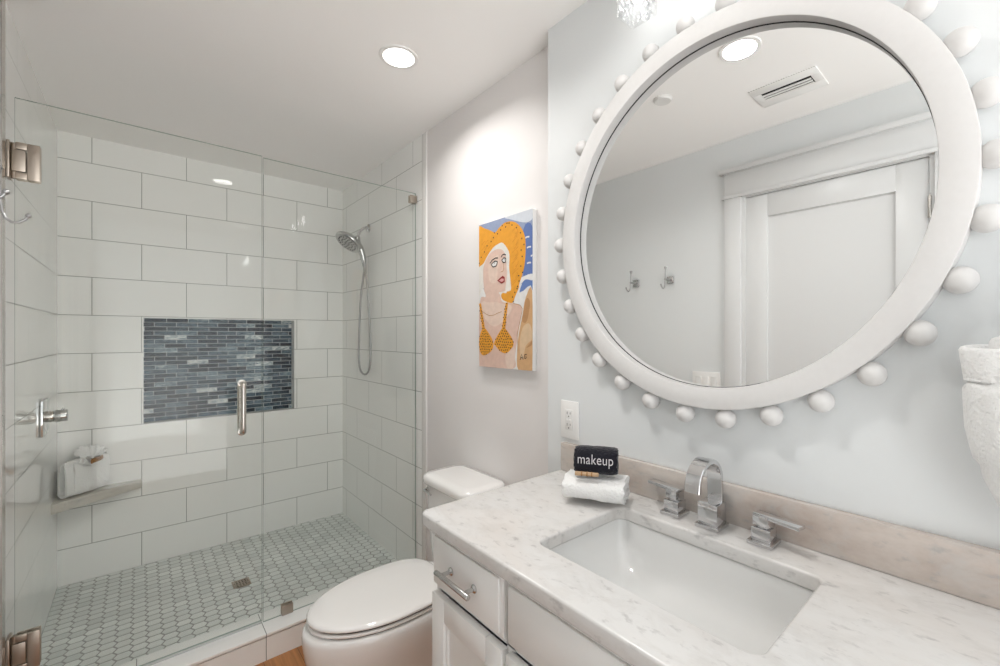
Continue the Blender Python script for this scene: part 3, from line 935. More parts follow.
# ================================================================== faucet
def faucet():
    yc = .473; xb = 1.020; z = CT + .0004
    t = thing('faucet', 'polished chrome sink faucet with an arched flat spout and two lever handles', 'faucet', (xb, yc, CT))
    mb = MB()
    mb.box(xb - .031, xb + .031, yc - .0275, yc + .0275, z, z + .0085, bev=.0015)
    mb.box(xb - .024, xb + .024, yc - .0235, yc + .0235, z + .0085, z + .058, bev=.0015)
    obj('spout_base', mb, 'chrome', t)
    # flat ribbon: up the back, round and down at the front
    prof = []
    xr, zr, rad = xb - .040, z + .104, .054
    th = .0055
    out = [(xb + .018, z + .05), (xb + .018, z + .085)]
    for k in range(0, 17):
        a = R(180 * k / 16)
        out.append((xr + .002 + rad * math.cos(a), zr + .002 + (rad * 1.02) * math.sin(a)))
    out += [(xr - rad + .001, zr - .004)]
    pts = [Vector((x, 0, zz)) for x, zz in out]
    loops = []
    for i, p in enumerate(pts):
        tg = (pts[min(i + 1, len(pts) - 1)] - pts[max(i - 1, 0)]).normalized()
        nn = Vector((tg.z, 0, -tg.x))
        hw = .0175; c = .0012
        ring = []
        for sy, sn in ((-hw, -th + c), (-hw, th - c), (-hw + c, th), (hw - c, th), (hw, th - c), (hw, -th + c), (hw - c, -th), (-hw + c, -th)):
            q = p + nn * sn; ring.append((q.x, yc + sy, q.z))
        loops.append(ring)
    mb = MB(); mb.loft(loops)
    obj('spout', mb, 'chrome', t, smooth=40)
    for s, y in ((1, .5685), (-1, .3605)):
        mb = MB(); x = 1.022
        mb.box(x - .029, x + .029, y - .025, y + .025, z, z + .0085, bev=.0015)
        mb.box(x - .020, x + .020, y - .0195, y + .0195, z + .0085, z + .036, bev=.0015)
        hb = obj('handle_base', mb, 'chrome', t)
        mb = MB()
        # the lever: an upright shank that turns into a long flat bar pointing away from the spout
        rot = Matrix.Translation((x, y, 0)) @ Matrix.Rotation(R(-11), 4, 'Z')
        mb.cyl((x, y, z + .036), (x, y, z + .039), .014, seg=20)
        mb.box(-.0155, .0155, -.0165, .0165, z + .0385, z + .0625, bev=.0015, mat=rot)
        lo, hi = sorted((-.0165 * s, .078 * s))
        mb.box(-.0135, .0135, lo, hi, z + .0565, z + .0645, bev=.0015, mat=rot)
        obj('lever', mb, 'chrome', hb)
faucet()

# ================================================================== towels on the counter
def ribbon(mb, path, th, e, o, length, wob=0.0, rng=None, nlen=10, mi=0):
    """thick cloth following a 2-D path (a, z), extruded along unit vector e from o; d is e turned a quarter."""
    e = Vector(e).normalized(); d = Vector((-e.y, e.x, 0)); o = Vector(o)
    P = [Vector((a, z)) for a, z in path]
    n = len(P)
    nor = []
    for i in range(n):
        tg = (P[min(i + 1, n - 1)] - P[max(i - 1, 0)]).normalized(); nor.append(Vector((-tg.y, tg.x)))
    prof = [P[i] + nor[i] * th / 2 for i in range(n)] + [P[-1] + (P[-1] - P[-2]).normalized() * th * .35] + [P[i] - nor[i] * th / 2 for i in range(n - 1, -1, -1)] + [P[0] + (P[0] - P[1]).normalized() * th * .35]
    loops = []
    for k in range(nlen + 1):
        u = k / nlen
        s = 1.0
        shrink = .004 * (1 if k in (0, nlen) else 0)
        lp = []
        for i, q in enumerate(prof):
            w = wob * (math.sin(u * 7 + i * .9) * .5 + math.sin(u * 17 + i * 2.3) * .5)
            w2 = wob * math.sin(i * 1.7 + u * 5)
            lp.append(o + e * (u * length + w2 * (1 if k in (0, nlen) else .3)) + d * (q.x + w * .5) + Vector((0, 0, max(q.y + w, .0006))))
        loops.append(lp)
    mb.loft(loops, True, True, True, mi)

def spiral(w, h, th, turns_in=2):
    """flat-rolled towel seen from its end: stadium-shaped spiral, bottom at z = 0."""
    pts = []
    cx_, cz = 0.0, h / 2
    hw, hh = w / 2 - th / 2, h / 2 - th / 2
    for k in range(turns_in):
        hw1, hh1 = hw - th * k * 1.02, hh - th * k * 1.02
        if hh1 < th * .3:
            break
        hw2, hh2 = hw - th * (k + 1) * 1.02, max(hh - th * (k + 1) * 1.02, th * .2)
        for q in range(28):
            u = q / 28; a = -math.pi / 2 + .35 + 2 * math.pi * u
            A, B = hw1 + (hw2 - hw1) * u, hh1 + (hh2 - hh1) * u
            c, s = math.cos(a), math.sin(a)
            pts.append((cx_ + A * math.copysign(abs(c) ** .5, c), cz + B * math.copysign(abs(s) ** .55, s)))
    return pts

def counter_towels():
    e = Vector((.073, -.139, 0)).normalized()           # along the roll
    o = Vector((.889, .822, CT + .0005))
    d = Vector((-e.y, e.x, 0))
    o += e * .006 - d * .064
    W, H, LN = .132, .078, .160
    c0 = o + d * (W / 2)
    mb = MB(); ribbon(mb, spiral(W, H, .018, 2), .0172, e, c0, LN, wob=.0022, nlen=14)
    tag(obj('rolled_towel', mb, 'terry', None, tuple(c0 + e * LN / 2), smooth=60), 'white rolled hand towel lying on the counter under the black cloth', 'towel')
    # black cloth with the word on it
    e2 = Vector((.55, -.83, 0)).normalized(); d2 = Vector((-e2.y, e2.x, 0))
    z0 = CT + H + .003
    o2 = c0 + e * .026 - d * .014 + Vector((0, 0, H + .0022))
    o2.z = z0
    L2, W2, H2 = .112, .058, .068
    t = thing('black_face_cloth', 'black rolled face cloth embroidered with the word makeup', 'face cloth', tuple(o2 + e2 * L2 / 2))
    mb = MB()
    prof = []
    for q in range(36):
        a = 2 * math.pi * q / 36; c, s = math.cos(a), math.sin(a)
        prof.append((W2 / 2 * math.copysign(abs(c) ** .7, c) + .010 * (s * .5 + .5), H2 / 2 + H2 / 2 * math.copysign(abs(s) ** .7, s)))
    loops = []
    for k in range(13):
        u = k / 12; sc_ = 1 - (.10 if k in (0, 12) else .02 if k in (1, 11) else 0)
        loops.append([o2 + e2 * (u * L2 + .002 * math.sin(i * 1.9)) + d2 * (.005 + (a - .005) * sc_ + .0008 * math.sin(i + k)) + Vector((0, 0, max(0.0, H2 / 2 + (b - H2 / 2) * sc_ + .0008 * math.sin(2.3 * i + k * 1.3)))) for i, (a, b) in enumerate(prof)])
    mb.loft(loops)
    roll = obj('roll', mb, 'terry_black', t, smooth=60)
    for s_, nm in ((0, 'end_fold'), (1, 'end_fold')):
        mb = MB()
        pth = [(a * .62 + .002, H2 / 2 + (b - H2 / 2) * .62) for a, b in prof[9:33]]
        ribbon(mb, pth, .007, e2, o2 + e2 * ((-.002) if s_ == 0 else (L2 - .008)), .010, wob=.0006, nlen=3)
        obj(nm, mb, 'terry_black', t, smooth=60)
    fc = bpy.data.curves.new('word', 'FONT'); fc.body = 'makeup'; fc.size = .036; fc.extrude = .0006; fc.offset = -.0002
    fc.align_x = 'CENTER'; fc.align_y = 'CENTER'; fc.space_character = 1.05
    fo = bpy.data.objects.new('tmp', fc); COL.objects.link(fo)
    dg = bpy.context.evaluated_depsgraph_get(); me = bpy.data.meshes.new_from_object(fo.evaluated_get(dg))
    bpy.data.objects.remove(fo); bpy.data.curves.remove(fc)
    mb = MB(); mb.bm.from_mesh(me); bpy.data.meshes.remove(me)
    # stand the word on the front of the roll, bent to its curve
    xs = [v.co.x for v in mb.bm.verts]; ys = [v.co.y for v in mb.bm.verts]
    mx, my = (min(xs) + max(xs)) / 2, (min(ys) + max(ys)) / 2
    for v in mb.bm.verts:
        s = (v.co.x - mx) * .092 / (max(xs) - min(xs)); h = (v.co.y - my)
        zz = H2 / 2 + .004 + h
        # front outline of the roll at this height
        sn = max(-.999, min(.999, (zz - H2 / 2) / (H2 / 2)))
        s_abs = abs(sn) ** (1 / .7); si = math.copysign(s_abs, sn); co = -math.sqrt(max(0, 1 - si * si))
        a = W2 / 2 * math.copysign(abs(co) ** .7, co) + .010 * (si * .5 + .5)
        v.co = o2 + e2 * (L2 / 2 + s) + d2 * (a - .0012 - v.co.z) + Vector((0, 0, zz))
    obj('embroidered_word', mb, 'thread', t, smooth=0, recalc=False)
    # little tan stick in front of it
    p = o2 - d2 * (W2 / 2 + .006) + e2 * .000 + Vector((0, 0, .0062))
    mb = MB(); mb.cyl(p + e2 * .004, p + e2 * .066, .0058, .0052, 14, bev=.002)
    for u in (.020, .034, .046):
        mb.lathe([(.0060, 0), (.0063, .001), (.0063, .003), (.0060, .004)], p + e2 * u, e2, 14, caps=False, mi=1)
    tag(obj('wrapped_stick', mb, ['tan', 'amber'], None, tuple(p)), 'small tan stick with brown marks lying against the black cloth', 'stick')
counter_towels()

# ================================================================== towel bundle on the shower shelf
def shelf_towel():
    z0 = .5406
    e = Vector((.74, .67, 0)).normalized(); d = Vector((-e.y, e.x, 0))
    o = Vector((-.257, 3.140, z0))
    t = thing('folded_wash_cloth', 'white folded washcloth bundle with a ruffled top on the shower shelf', 'towel', tuple(o))
    mb = MB()
    H = .182; LN = .168
    # main fold: front sheet, over the top, down the back
    pth = [(.064, .01), (.064, H * .5), (.062, H - .03), (.050, H - .008), (.030, H - .004), (.012, H - .016), (.006, H - .05), (.006, .05), (.008, .012)]
    ribbon(mb, pth, .012, e, o + e * .012, LN, wob=.003, nlen=12)
    mb.box(.0, LN - .02, .012, .060, .004, H - .02, bev=.012, seg=3, mat=Matrix.Translation(o + e * .02) @ Matrix(((e.x, d.x, 0, 0), (e.y, d.y, 0, 0), (0, 0, 1, 0), (0, 0, 0, 1))))
    obj('fold', mb, 'terry', t, smooth=60)
    # the hanging U folds at the near end
    mb = MB()
    U = [(.004, H - .004), (-.004, H * .6), (-.006, .05)] + [(.017 - .023 * math.cos(R(a)), .030 - .022 * math.sin(R(a))) for a in range(0, 181, 20)] + [(.039, .06), (.038, H * .6), (.028, H - .018)]
    ribbon(mb, U, .010, e, o - e * .022 + d * .014, .044, wob=.0018, nlen=5)
    obj('side_fold', mb, 'terry', t, smooth=60)
    # ruffled fan on top
    mb = MB()
    c = o + e * .108 + d * .026 + Vector((0, 0, H - .034))
    loops = []
    N = 96
    for j, (rr, zz) in enumerate(((.016, .0), (.034, .034), (.050, .060), (.062, .074), (.068, .072))):
        lp = []
        for k in range(N):
            a = 2 * math.pi * k / N
            w = (1 + .10 * (j / 4) * math.sin(a * 11 + .5)) * rr
            h = zz * (.80 + .30 * math.sin(a + .2)) + .006 * (j / 4) * math.sin(a * 11 + 1.5)
            lp.append(c + e * (w * math.cos(a)) + d * (w * .75 * math.sin(a)) + Vector((0, 0, h)))
        loops.append(lp)
    mb.loft(loops, True, False)
    mb.loft([[p + Vector((0, 0, .0035)) for p in lp] for lp in loops], True, False)
    obj('ruffle', mb, 'terry', t, smooth=70)
    mb = MB()
    q = o + e * .055 - d * .004 + Vector((0, 0, H - .018))
    for k, (a, h) in enumerate(((-.016, .012), (.004, .002))):
        lp1 = [q + e * (a + x) + d * (y - .003 * k) + Vector((0, 0, zz + h)) for x, y, zz in ((-.014, -.002, -.004), (.018, -.006, -.026), (.030, .0, -.030), (.022, .006, -.004), (.004, .004, .012))]
        lp2 = [p + d * .006 + Vector((0, 0, .004)) for p in lp1]
        mb.loft([lp1, lp2])
    obj('collar_flap', mb, 'terry', t, smooth=50)
    # amber wrapped soap tucked at the front of the ruffle
    mb = MB()
    s0 = o + e * .098 - d * .022 + Vector((0, 0, H - .012))
    rot = Matrix.Translation(s0) @ Matrix(((e.x, d.x, 0, 0), (e.y, d.y, 0, 0), (0, 0, 1, 0), (0, 0, 0, 1))) @ Matrix.Rotation(R(-8), 4, 'Y')
    mb.box(-.024, .024, -.008, .008, -.010, .012, bev=.005, seg=2, mat=rot)
    mb.box(-.030, -.022, -.004, .004, -.012, .008, bev=.002, seg=1, mat=rot); mb.box(.022, .030, -.004, .004, -.006, .012, bev=.002, seg=1, mat=rot)
    tag(obj('wrapped_soap', mb, 'amber', None, tuple(s0), smooth=40), 'small brown wrapped soap tucked into the white washcloth on the shower shelf', 'soap')
shelf_towel()

# ================================================================== towel hung by the vanity
def hung_towel():
    yc, xc = -.045, 1.008
    t = thing('towel_ring', 'chrome towel ring on the vanity wall holding the bunched white towel', 'towel ring', (XV, yc, 1.469))
    mb = MB(); mb.box(XV - .010, XV - .0003, yc - .025, yc + .025, 1.444, 1.494, bev=.002); mb.cyl((XV - .010, yc, 1.469), (xc + .004, yc, 1.469), .008, seg=16); obj('post', mb, 'chrome', t)
    mb = MB(); mb.tube([(xc + .01, yc + .049 * math.sin(2 * math.pi * k / 40), 1.420 + .049 * math.cos(2 * math.pi * k / 40)) for k in range(41)], .0045, 10); obj('ring', mb, 'chrome', t)
    rng = random.Random(5)
    mb = MB()
    def sect(z, a, b, yo, seed, amp, n=72, xo=0.0):
        out = []
        for k in range(n):
            q = 2 * math.pi * k / n
            w = 1 + amp * (.5 * math.sin(5 * q + seed) + .35 * math.sin(9 * q + seed * 1.7) + .25 * math.sin(14 * q - seed))
            x = xc + xo + a * w * math.cos(q)
            out.append((min(x, XV - .004), yc + yo + b * w * math.sin(q), z + .003 * math.sin(6 * q + seed)))
        return out
    T = [(.985, .008, .012), (1.00, .020, .022), (1.04, .036, .042), (1.07, .045, .054), (1.10, .050, .0635), (1.143, .055, .0815), (1.163, .056, .0850), (1.172, .060, .0925), (1.19, .061, .0965),
         (1.22, .063, .102), (1.26, .064, .104), (1.282, .064, .1045), (1.287, .062, .102), (1.290, .059, .0985), (1.298, .059, .099), (1.315, .060, .101), (1.330, .060, .103)]
    mb.loft([sect(z, a, b, -.006 if z < 1.05 else 0, 1.0 + z, .035 if z > 1.1 else .06) for z, a, b in T])
    body = obj('hanging_towel', mb, 'terry', None, (xc, yc, 1.15), smooth=70)
    tag(body, 'white bunched hand towel hanging against the vanity wall, at the edge of the photo', 'towel')
    # loose folds standing up at the top
    mb = MB()
    # the end of the cloth rolled in on itself
    P = []
    N = 110
    for k in range(N + 1):
        u = k / N; q = R(20) + R(690) * u; s = 1.02 - .60 * u
        s *= 1 + .05 * math.sin(q * 3 + 1)
        P.append((min(xc + .058 * s * math.cos(q), XV - .012), yc + .104 * s * math.sin(q), 1.345 + .026 * u + .005 * math.sin(q * 1.5 + .5)))
    loops = []
    for i, (x, y, zt) in enumerate(P):
        tx = P[min(i + 1, N)][0] - P[max(i - 1, 0)][0]; ty = P[min(i + 1, N)][1] - P[max(i - 1, 0)][1]
        l = math.hypot(tx, ty); th = .0050; nx, ny = -ty / l * th, tx / l * th
        fx, fy = (x - xc) * .045, (y - yc) * .045                # the lip flares outwards
        loops.append([(x + nx - fx * .2, y + ny - fy * .2, 1.294), (x + nx * 1.1 + fx, y + ny * 1.1 + fy, zt - .006), (x + nx * .6 + fx, y + ny * .6 + fy, zt - .001), (x + fx, y + fy, zt), (x - nx * .6 + fx, y - ny * .6 + fy, zt - .001),
                      (x - nx * 1.1 + fx, y - ny * 1.1 + fy, zt - .006), (x - nx - fx * .2, y - ny - fy * .2, 1.294)])
    mb.loft(loops)
    obj('top_folds', mb, 'terry', body, smooth=70)
hung_towel()

# ================================================================== mirror
MC = (.5035, 1.6635)                 # centre (y, z)
XMF, XMG = 1.036, 1.066              # face of the frame, glass
def mirror():
    t = thing('round_mirror', 'large round mirror in a white wooden frame ringed with white wooden balls', 'mirror', (XV, MC[0], MC[1]))
    def ring(prof, n=120):
        mb = MB(); loops = []
        for k in range(n):
            a = 2 * math.pi * k / n
            loops.append([(x, MC[0] + (r - .005) * math.cos(a), MC[1] + (r + .0055) * math.sin(a)) for r, x in prof])
        bm = mb.bm
        rg = [[bm.verts.new(Vector(p)) for p in lp] for lp in loops]
        m = len(prof)
        for i in range(n):
            a, b = rg[i], rg[(i + 1) % n]
            for j in range(m):
                q = (j + 1) % m
                bm.faces.new((a[j], a[q], b[q], b[j]))
        return mb
    ri, ro = .4205, .4712
    mb = ring([(ri + .002, XMF), (ro - .003, XMF), (ro - .0008, XMF + .001), (ro, XMF + .004), (ro, XV - .0005), (ri + .012, XV - .0005), (ri + .012, XMG - .002), (ri, XMG - .002), (ri, XMF + .002), (ri + .0006, XMF + .0006)])
    obj('frame', mb, 'frame', t, smooth=40)
    mb = ring([(ri - .0012, XMG - .0018), (ri + .010, XMG - .0018), (ri + .010, XMG - .0002), (ri - .0012, XMG - .0002)])
    obj('edge_gasket', mb, 'dark', t)
    mb = MB(); mb.cyl((XMG, MC[0], MC[1]), (XMG + .004, MC[0], MC[1]), ri + .005, seg=120); obj('mirror_glass', mb, 'mirror', t)
    mb = MB(); mb.cyl((XMG + .0042, MC[0], MC[1]), (XV - .001, MC[0], MC[1]), ri + .004, seg=60); obj('backing_board', mb, 'dark', t)
    first = None
    for k in range(30):
        a = R(12 * k)
        p = Vector((1.059, MC[0] + .005 + .4875 * math.cos(a), MC[1] + .500 * math.sin(a)))
        if first is None:
            mb = MB(); mb.ball(p, .0235, seg=28)
            first = obj('wooden_ball', mb, 'frame', t, loc=tuple(p), smooth=180)
        else:
            b = first.copy(); COL.objects.link(b); b.location = p - Vector(t.location)
mirror()

# ================================================================== vanity light over the mirror
def vanity_light():
    yc = .5; zc = 2.245
    t = thing('vanity_light', 'chrome vanity light with three clear crystal cube shades above the mirror', 'wall light', (XV, yc, 2.33))
    mb = MB(); mb.box(XV - .018, XV - .0005, yc - .20, yc + .20, 2.312, 2.362, bev=.003); obj('backplate', mb, 'chrome', t)
    for y in (.645, .5, .355):
        xs = .968; h = .038
        mb = MB()
        mb.cyl((XV - .018, y, 2.337), (xs + .0, y, 2.337), .0075, seg=14); mb.cyl((xs, y, 2.345), (xs, y, 2.298), .011, seg=16, bev=.001)
        mb.cyl((xs, y, 2.300), (xs, y, 2.294), .030, .030, 24)
        arm = obj('arm', mb, 'chrome', t)
        mb = MB()
        # thick-walled open-bottom cube of wavy glass
        o_ = rrect(xs - h, xs + h, y - h, y + h, .008, 4); i_ = rrect(xs - h + .009, xs + h - .009, y - h + .009, y + h - .009, .005, 4)
        z0, z1 = 2.190, 2.293
        mb.loft([[(p[0], p[1], z1 - .010) for p in i_], [(p[0], p[1], z0 + .002) for p in i_], [(p[0], p[1], z0) for p in rrect(xs - h + .004, xs + h - .004, y - h + .004, y + h - .004, .006, 4)], [(p[0], p[1], z0 + .003) for p in o_],
                 [(p[0], p[1], z1 - .003) for p in o_], [(p[0], p[1], z1) for p in rrect(xs - h + .003, xs + h - .003, y - h + .003, y + h - .003, .006, 4)]], True, True)
        # facets: little ridges standing on the outside
        rng = random.Random(int(y * 1000))
        for k in range(26):
            f = k % 4; u = rng.uniform(-h + .010, h - .010); zz = rng.uniform(z0 + .012, z1 - .012); r_ = rng.uniform(.005, .010)
            c = (xs - h, y + u, zz) if f == 0 else (xs + h, y + u, zz) if f == 1 else (xs + u, y - h, zz) if f == 2 else (xs + u, y + h, zz)
            sc_ = (.4, 1, 1.5) if f < 2 else (1, .4, 1.5)
            mb.ball(c, r_, sc_, seg=8)
        obj('shade', mb, 'crystal', t, smooth=25)
        mb = MB(); mb.ball((xs, y, 2.250), .014, (1, 1, 1.7), seg=14); mb.cyl((xs, y, 2.27), (xs, y, 2.294), .009, seg=12)
        obj('bulb', mb, 'bulb', arm)
vanity_light()

# ================================================================== painting
def painting():
    y0, y1, z0, z1, xf = 1.2020, 1.5476, 1.2294, 1.8472, 1.1220
    t = thing('painting', 'unframed canvas painting of a woman in an orange sun hat and orange dotted bikini', 'painting', (XR, (y0 + y1) / 2, z0))
    mb = MB(); mb.box(xf, XR + .0025, y0, y1, z0, z1, bev=.002)
    obj('canvas', mb, plain('primed_canvas', (.78, .78, .77), .8, bump=.15, scale=600), t)
    W, H = y1 - y0, z1 - z0; PK = 1.0195
    pal = [('sky_blue', (.30, .36, .52)), ('sea_blue', (.12, .19, .44)), ('sea_light', (.14, .23, .50)), ('hat_orange', (.82, .36, .03)), ('hair_white', (.80, .77, .72)), ('skin_pink', (.76, .55, .46)),
           ('skin_rose', (.74, .52, .43)), ('skin_tan', (.66, .40, .20)), ('tan_shade', (.50, .27, .12)), ('lip_red', (.30, .02, .02)), ('lip_pink', (.72, .38, .36)), ('white_paint', (.80, .79, .77)), ('ink', (.02, .018, .02)), ('hat_deep', (.70, .27, .02)), ('skin_light', (.80, .62, .52)), ('cloud', (.66, .70, .76)), ('tan_light', (.72, .52, .33))]
    mats = [plain('painted_' + n, c, .65, bump=.35, scale=45, var=.24) for n, c in pal]
    ix = {n: i for i, (n, c) in enumerate(pal)}
    mb = MB(); lay = [0]
    from mathutils.geometry import tessellate_polygon
    def clamp(p):
        return (min(max(p[0] * PK / 1000.0, .001), W - .001), min(max(p[1] * PK / 1000.0, .001), H - .001))
    def pt(p, k):
        return Vector((xf - .0003 - .00003 * k, y1 - p[0], z0 + p[1]))
    def smooth_poly(pts):
        out = []
        n = len(pts)
        for i in range(n):
            a, b, c, d = (Vector(pts[(i + j - 1) % n]) for j in range(4))
            for q in range(4):
                u = q / 4
                out.append(tuple(.5 * ((2 * b) + (c - a) * u + (2 * a - 5 * b + 4 * c - d) * u * u + (-a + 3 * b - 3 * c + d) * u ** 3)))
        return out
    def poly(pts, mat, smooth=True, top=None):
        if top is None:
            lay[0] += 1
        k = lay[0] if top is None else top
        pts = [clamp(p) for p in (smooth_poly(pts) if smooth else pts)]
        tris = tessellate_polygon([[Vector((p[0], p[1], 0)) for p in pts]])
        vs = [mb.bm.verts.new(pt(p, k)) for p in pts]
        for tr in tris:
            try:
                f = mb.bm.faces.new([vs[i] for i in tr]); f.material_index = ix[mat]
            except ValueError:
                pass
    def stroke(pts, w, mat='ink'):
        P = [Vector(clamp(p)) for p in pts]
        n = len(P); A, B = [], []
        for i in range(n):
            tg = (P[min(i + 1, n - 1)] - P[max(i - 1, 0)]).normalized(); nn = Vector((-tg.y, tg.x)) * w / 2
            A.append((P[i] + nn) * 1000 / PK); B.append((P[i] - nn) * 1000 / PK)
        poly([tuple(p) for p in A + B[::-1]], mat, False, top=lay[0] + .5 if mat != 'ink' else 44)
    def dot(p, r, mat='ink'):
        poly([(p[0] + r * math.cos(R(45 * k)), p[1] + r * 1.0 * math.sin(R(45 * k))) for k in range(8)], mat, False, top=42)
    POLY = {'sky': [(-6, 603), (337, 601), (339, 485), (-6, 542)], 'sea1': [(287, 537), (338, 535), (339, 367), (313, 365), (287, 360)], 'sea2': [(287, 340), (313, 343), (339, 340), (339, 301), (307, 298), (264, 297)], 'hat': [(-6, 591), (43, 584), (80, 570), (112, 556), (139, 570), (173, 583), (211, 582), (244, 570), (271, 548), (291, 519), (300, 481), (298, 431), (291, 391), (279, 361), (263, 331), (260, 316), (238, 282), (224, 261), (192, 265), (159, 279), (154, 300), (188, 310), (211, 312), (203, 348), (203, 401), (199, 444), (182, 479), (159, 505), (134, 503), (98, 491), (61, 463), (33, 432), (9, 409), (-6, 414)], 'hair': [(-6, 414), (33, 438), (61, 466), (98, 494), (134, 505), (159, 506), (184, 486), (204, 454), (203, 401), (211, 347), (213, 312), (188, 307), (173, 302), (43, 333), (11, 310), (0, 311)], 'face': [(31, 410), (47, 445), (75, 472), (107, 483), (139, 484), (165, 473), (182, 449), (186, 414), (189, 381), (186, 349), (179, 323), (178, 311), (150, 308), (135, 304), (140, 271), (43, 276), (49, 301), (35, 340)], 'body': [(38, 334), (49, 295), (6, 272), (3, -2), (224, 2), (238, 55), (256, 137), (277, 222), (269, 249), (220, 260), (159, 269), (135, 307)], 'man': [(336, 298), (299, 273), (282, 211), (260, 137), (251, 73), (257, 1), (336, 2)], 'manshade': [(300, 267), (283, 211), (282, 185), (307, 187), (324, 249), (316, 272)], 'arm': [(336, 114), (320, 100), (303, 86), (324, 92), (336, 100)], 'cupL': [(6, 130), (33, 166), (70, 143), (100, 106), (95, 75), (54, 52), (22, 51), (3, 79)], 'cupR': [(105, 100), (135, 140), (169, 164), (206, 137), (229, 107), (220, 84), (183, 62), (145, 70), (115, 91)], 'strapL': [(0, 269), (16, 270), (43, 163), (24, 161)], 'strapR': [(181, 263), (196, 264), (179, 161), (157, 160)], 'lips': [(128, 356), (147, 366), (163, 373), (176, 365), (176, 347), (156, 341)], 'lipin': [(139, 355), (156, 362), (171, 360), (169, 351), (156, 348)], 'eyeL': [(87, 427), (112, 438), (130, 434), (121, 417), (100, 415)], 'eyeR': [(157, 436), (171, 444), (183, 440), (181, 425), (167, 425)]}
    STROKE = {'browL': [(78, 432), (94, 444), (116, 450), (132, 448)], 'browR': [(152, 448), (160, 456), (173, 458), (183, 453)], 'lidL': [(87, 427), (112, 438), (130, 434)], 'lidL2': [(87, 427), (100, 415), (121, 417), (130, 434)], 'lidR': [(157, 436), (171, 444), (183, 440)], 'lidR2': [(157, 436), (167, 425), (181, 425), (183, 440)], 'pupL': [(113, 436), (110, 426)], 'pupR': [(174, 442), (172, 431)], 'nose': [(167, 421), (169, 399), (165, 392), (150, 388)], 'clav': [(75, 215), (105, 217), (135, 225), (156, 229)], 'clav2': [(17, 239), (54, 222), (75, 215)], 'bodyL': [(256, 73), (251, 137), (277, 217), (282, 234), (269, 249), (229, 258)], 'A': [(269, 39), (277, 62), (286, 41)], 'A2': [(272, 48), (283, 49)], 'G': [(306, 62), (295, 60), (292, 48), (300, 45), (306, 52), (299, 52)]}
    HATDOTS = [(4, 442), (18, 466), (41, 486), (59, 509), (87, 522), (103, 536), (130, 547), (109, 555), (150, 559), (160, 574), (182, 565), (190, 578), (203, 576), (221, 565), (248, 550), (271, 526), (279, 503), (291, 478), (275, 459), (281, 434), (273, 398), (283, 373), (261, 363), (263, 342), (251, 314), (254, 322), (238, 300), (224, 283), (229, 265)]
    WAVES = [(306, 503), (315, 464), (315, 405), (336, 430)]
    poly([(0, 0), (340, 0), (340, 606), (0, 606)], 'white_paint', False)
    poly([(0, 330), (340, 330), (340, 606), (0, 606)], 'sky_blue', False)
    poly([(215, 588), (300, 560), (340, 570), (340, 606), (180, 606)], 'cloud')
    poly(POLY['sea1'], 'sea_blue'); poly(POLY['sea2'], 'sea_light')
    poly([(255, 345), (290, 358), (340, 362), (340, 338), (300, 345), (270, 330)], 'white_paint')
    for x, y in WAVES:
        stroke([(x - 8, y - 1), (x + 2, y + 1), (x + 14, y)], .006, 'white_paint')
    poly([(60, 0), (340, 0), (340, 300), (262, 297), (120, 320)], 'white_paint')
    poly(POLY['body'], 'skin_rose')
    poly([(10, 268), (70, 285), (150, 262), (215, 250), (200, 215), (120, 170), (60, 190), (12, 240)], 'skin_light')
    poly([(180, 60), (225, 90), (240, 60), (225, 5), (190, 5)], 'skin_light')
    poly(POLY['hat'], 'hat_orange')
    for i in range(16):                                       # straw strokes in the hat
        x, z = 20 + (i % 4) * 22, 470 + (i // 4) * 24
        if i < 10:
            stroke([(x, z), (x + 14, z + 10), (x + 26, z + 14)], .003, 'hat_deep')
        zz = 330 + i * 14
        stroke([(222 + (i % 3) * 9, zz), (236 + (i % 3) * 9, zz + 9), (250 + (i % 2) * 8, zz + 20)], .003, 'hat_deep')
    poly(POLY['hair'], 'hair_white'); poly(POLY['face'], 'skin_pink')
    poly([(70, 430), (105, 455), (140, 455), (130, 400), (120, 350), (75, 360)], 'skin_light')
    poly(POLY['man'], 'skin_tan'); poly(POLY['manshade'], 'tan_shade'); poly(POLY['arm'], 'tan_shade')
    poly([(268, 120), (285, 165), (318, 178), (336, 150), (336, 120), (300, 92), (285, 40), (268, 60)], 'tan_light')
    for k in ('strapL', 'strapR', 'cupL', 'cupR'):
        poly(POLY[k], 'hat_orange', k.startswith('cup'))
    rng = random.Random(4)
    def inside(p, pg):
        c = False
        for i in range(len(pg)):
            a, b = pg[i], pg[i - 1]
            if (a[1] > p[1]) != (b[1] > p[1]) and p[0] < (b[0] - a[0]) * (p[1] - a[1]) / (b[1] - a[1]) + a[0]:
                c = not c
        return c
    for k in ('cupL', 'cupR', 'strapL', 'strapR'):
        for i in range(-2, 24):
            for j in range(0, 30):
                p = (i * 13 + (6 if j % 2 else 0) + rng.uniform(-2, 2), 30 + j * 11 + rng.uniform(-2, 2))
                if inside(p, POLY[k]):
                    dot(p, 3.0)
    for p in HATDOTS:
        dot(p, 3.3)
    poly(POLY['eyeL'], 'white_paint', False, top=43); poly(POLY['eyeR'], 'white_paint', False, top=43)
    for k, s in STROKE.items():
        stroke(s, .0045 if k[:3] in ('bro', 'lid') else .003 if k[0] in 'AG' else .0025, 'ink' if k not in ('clav', 'clav2', 'bodyL', 'nose') else 'tan_shade')
    poly(POLY['lips'], 'lip_red', False, top=45); poly(POLY['lipin'], 'lip_pink', False, top=46)
    obj('painted_picture', mb, mats, t, smooth=0, recalc=False)
painting()

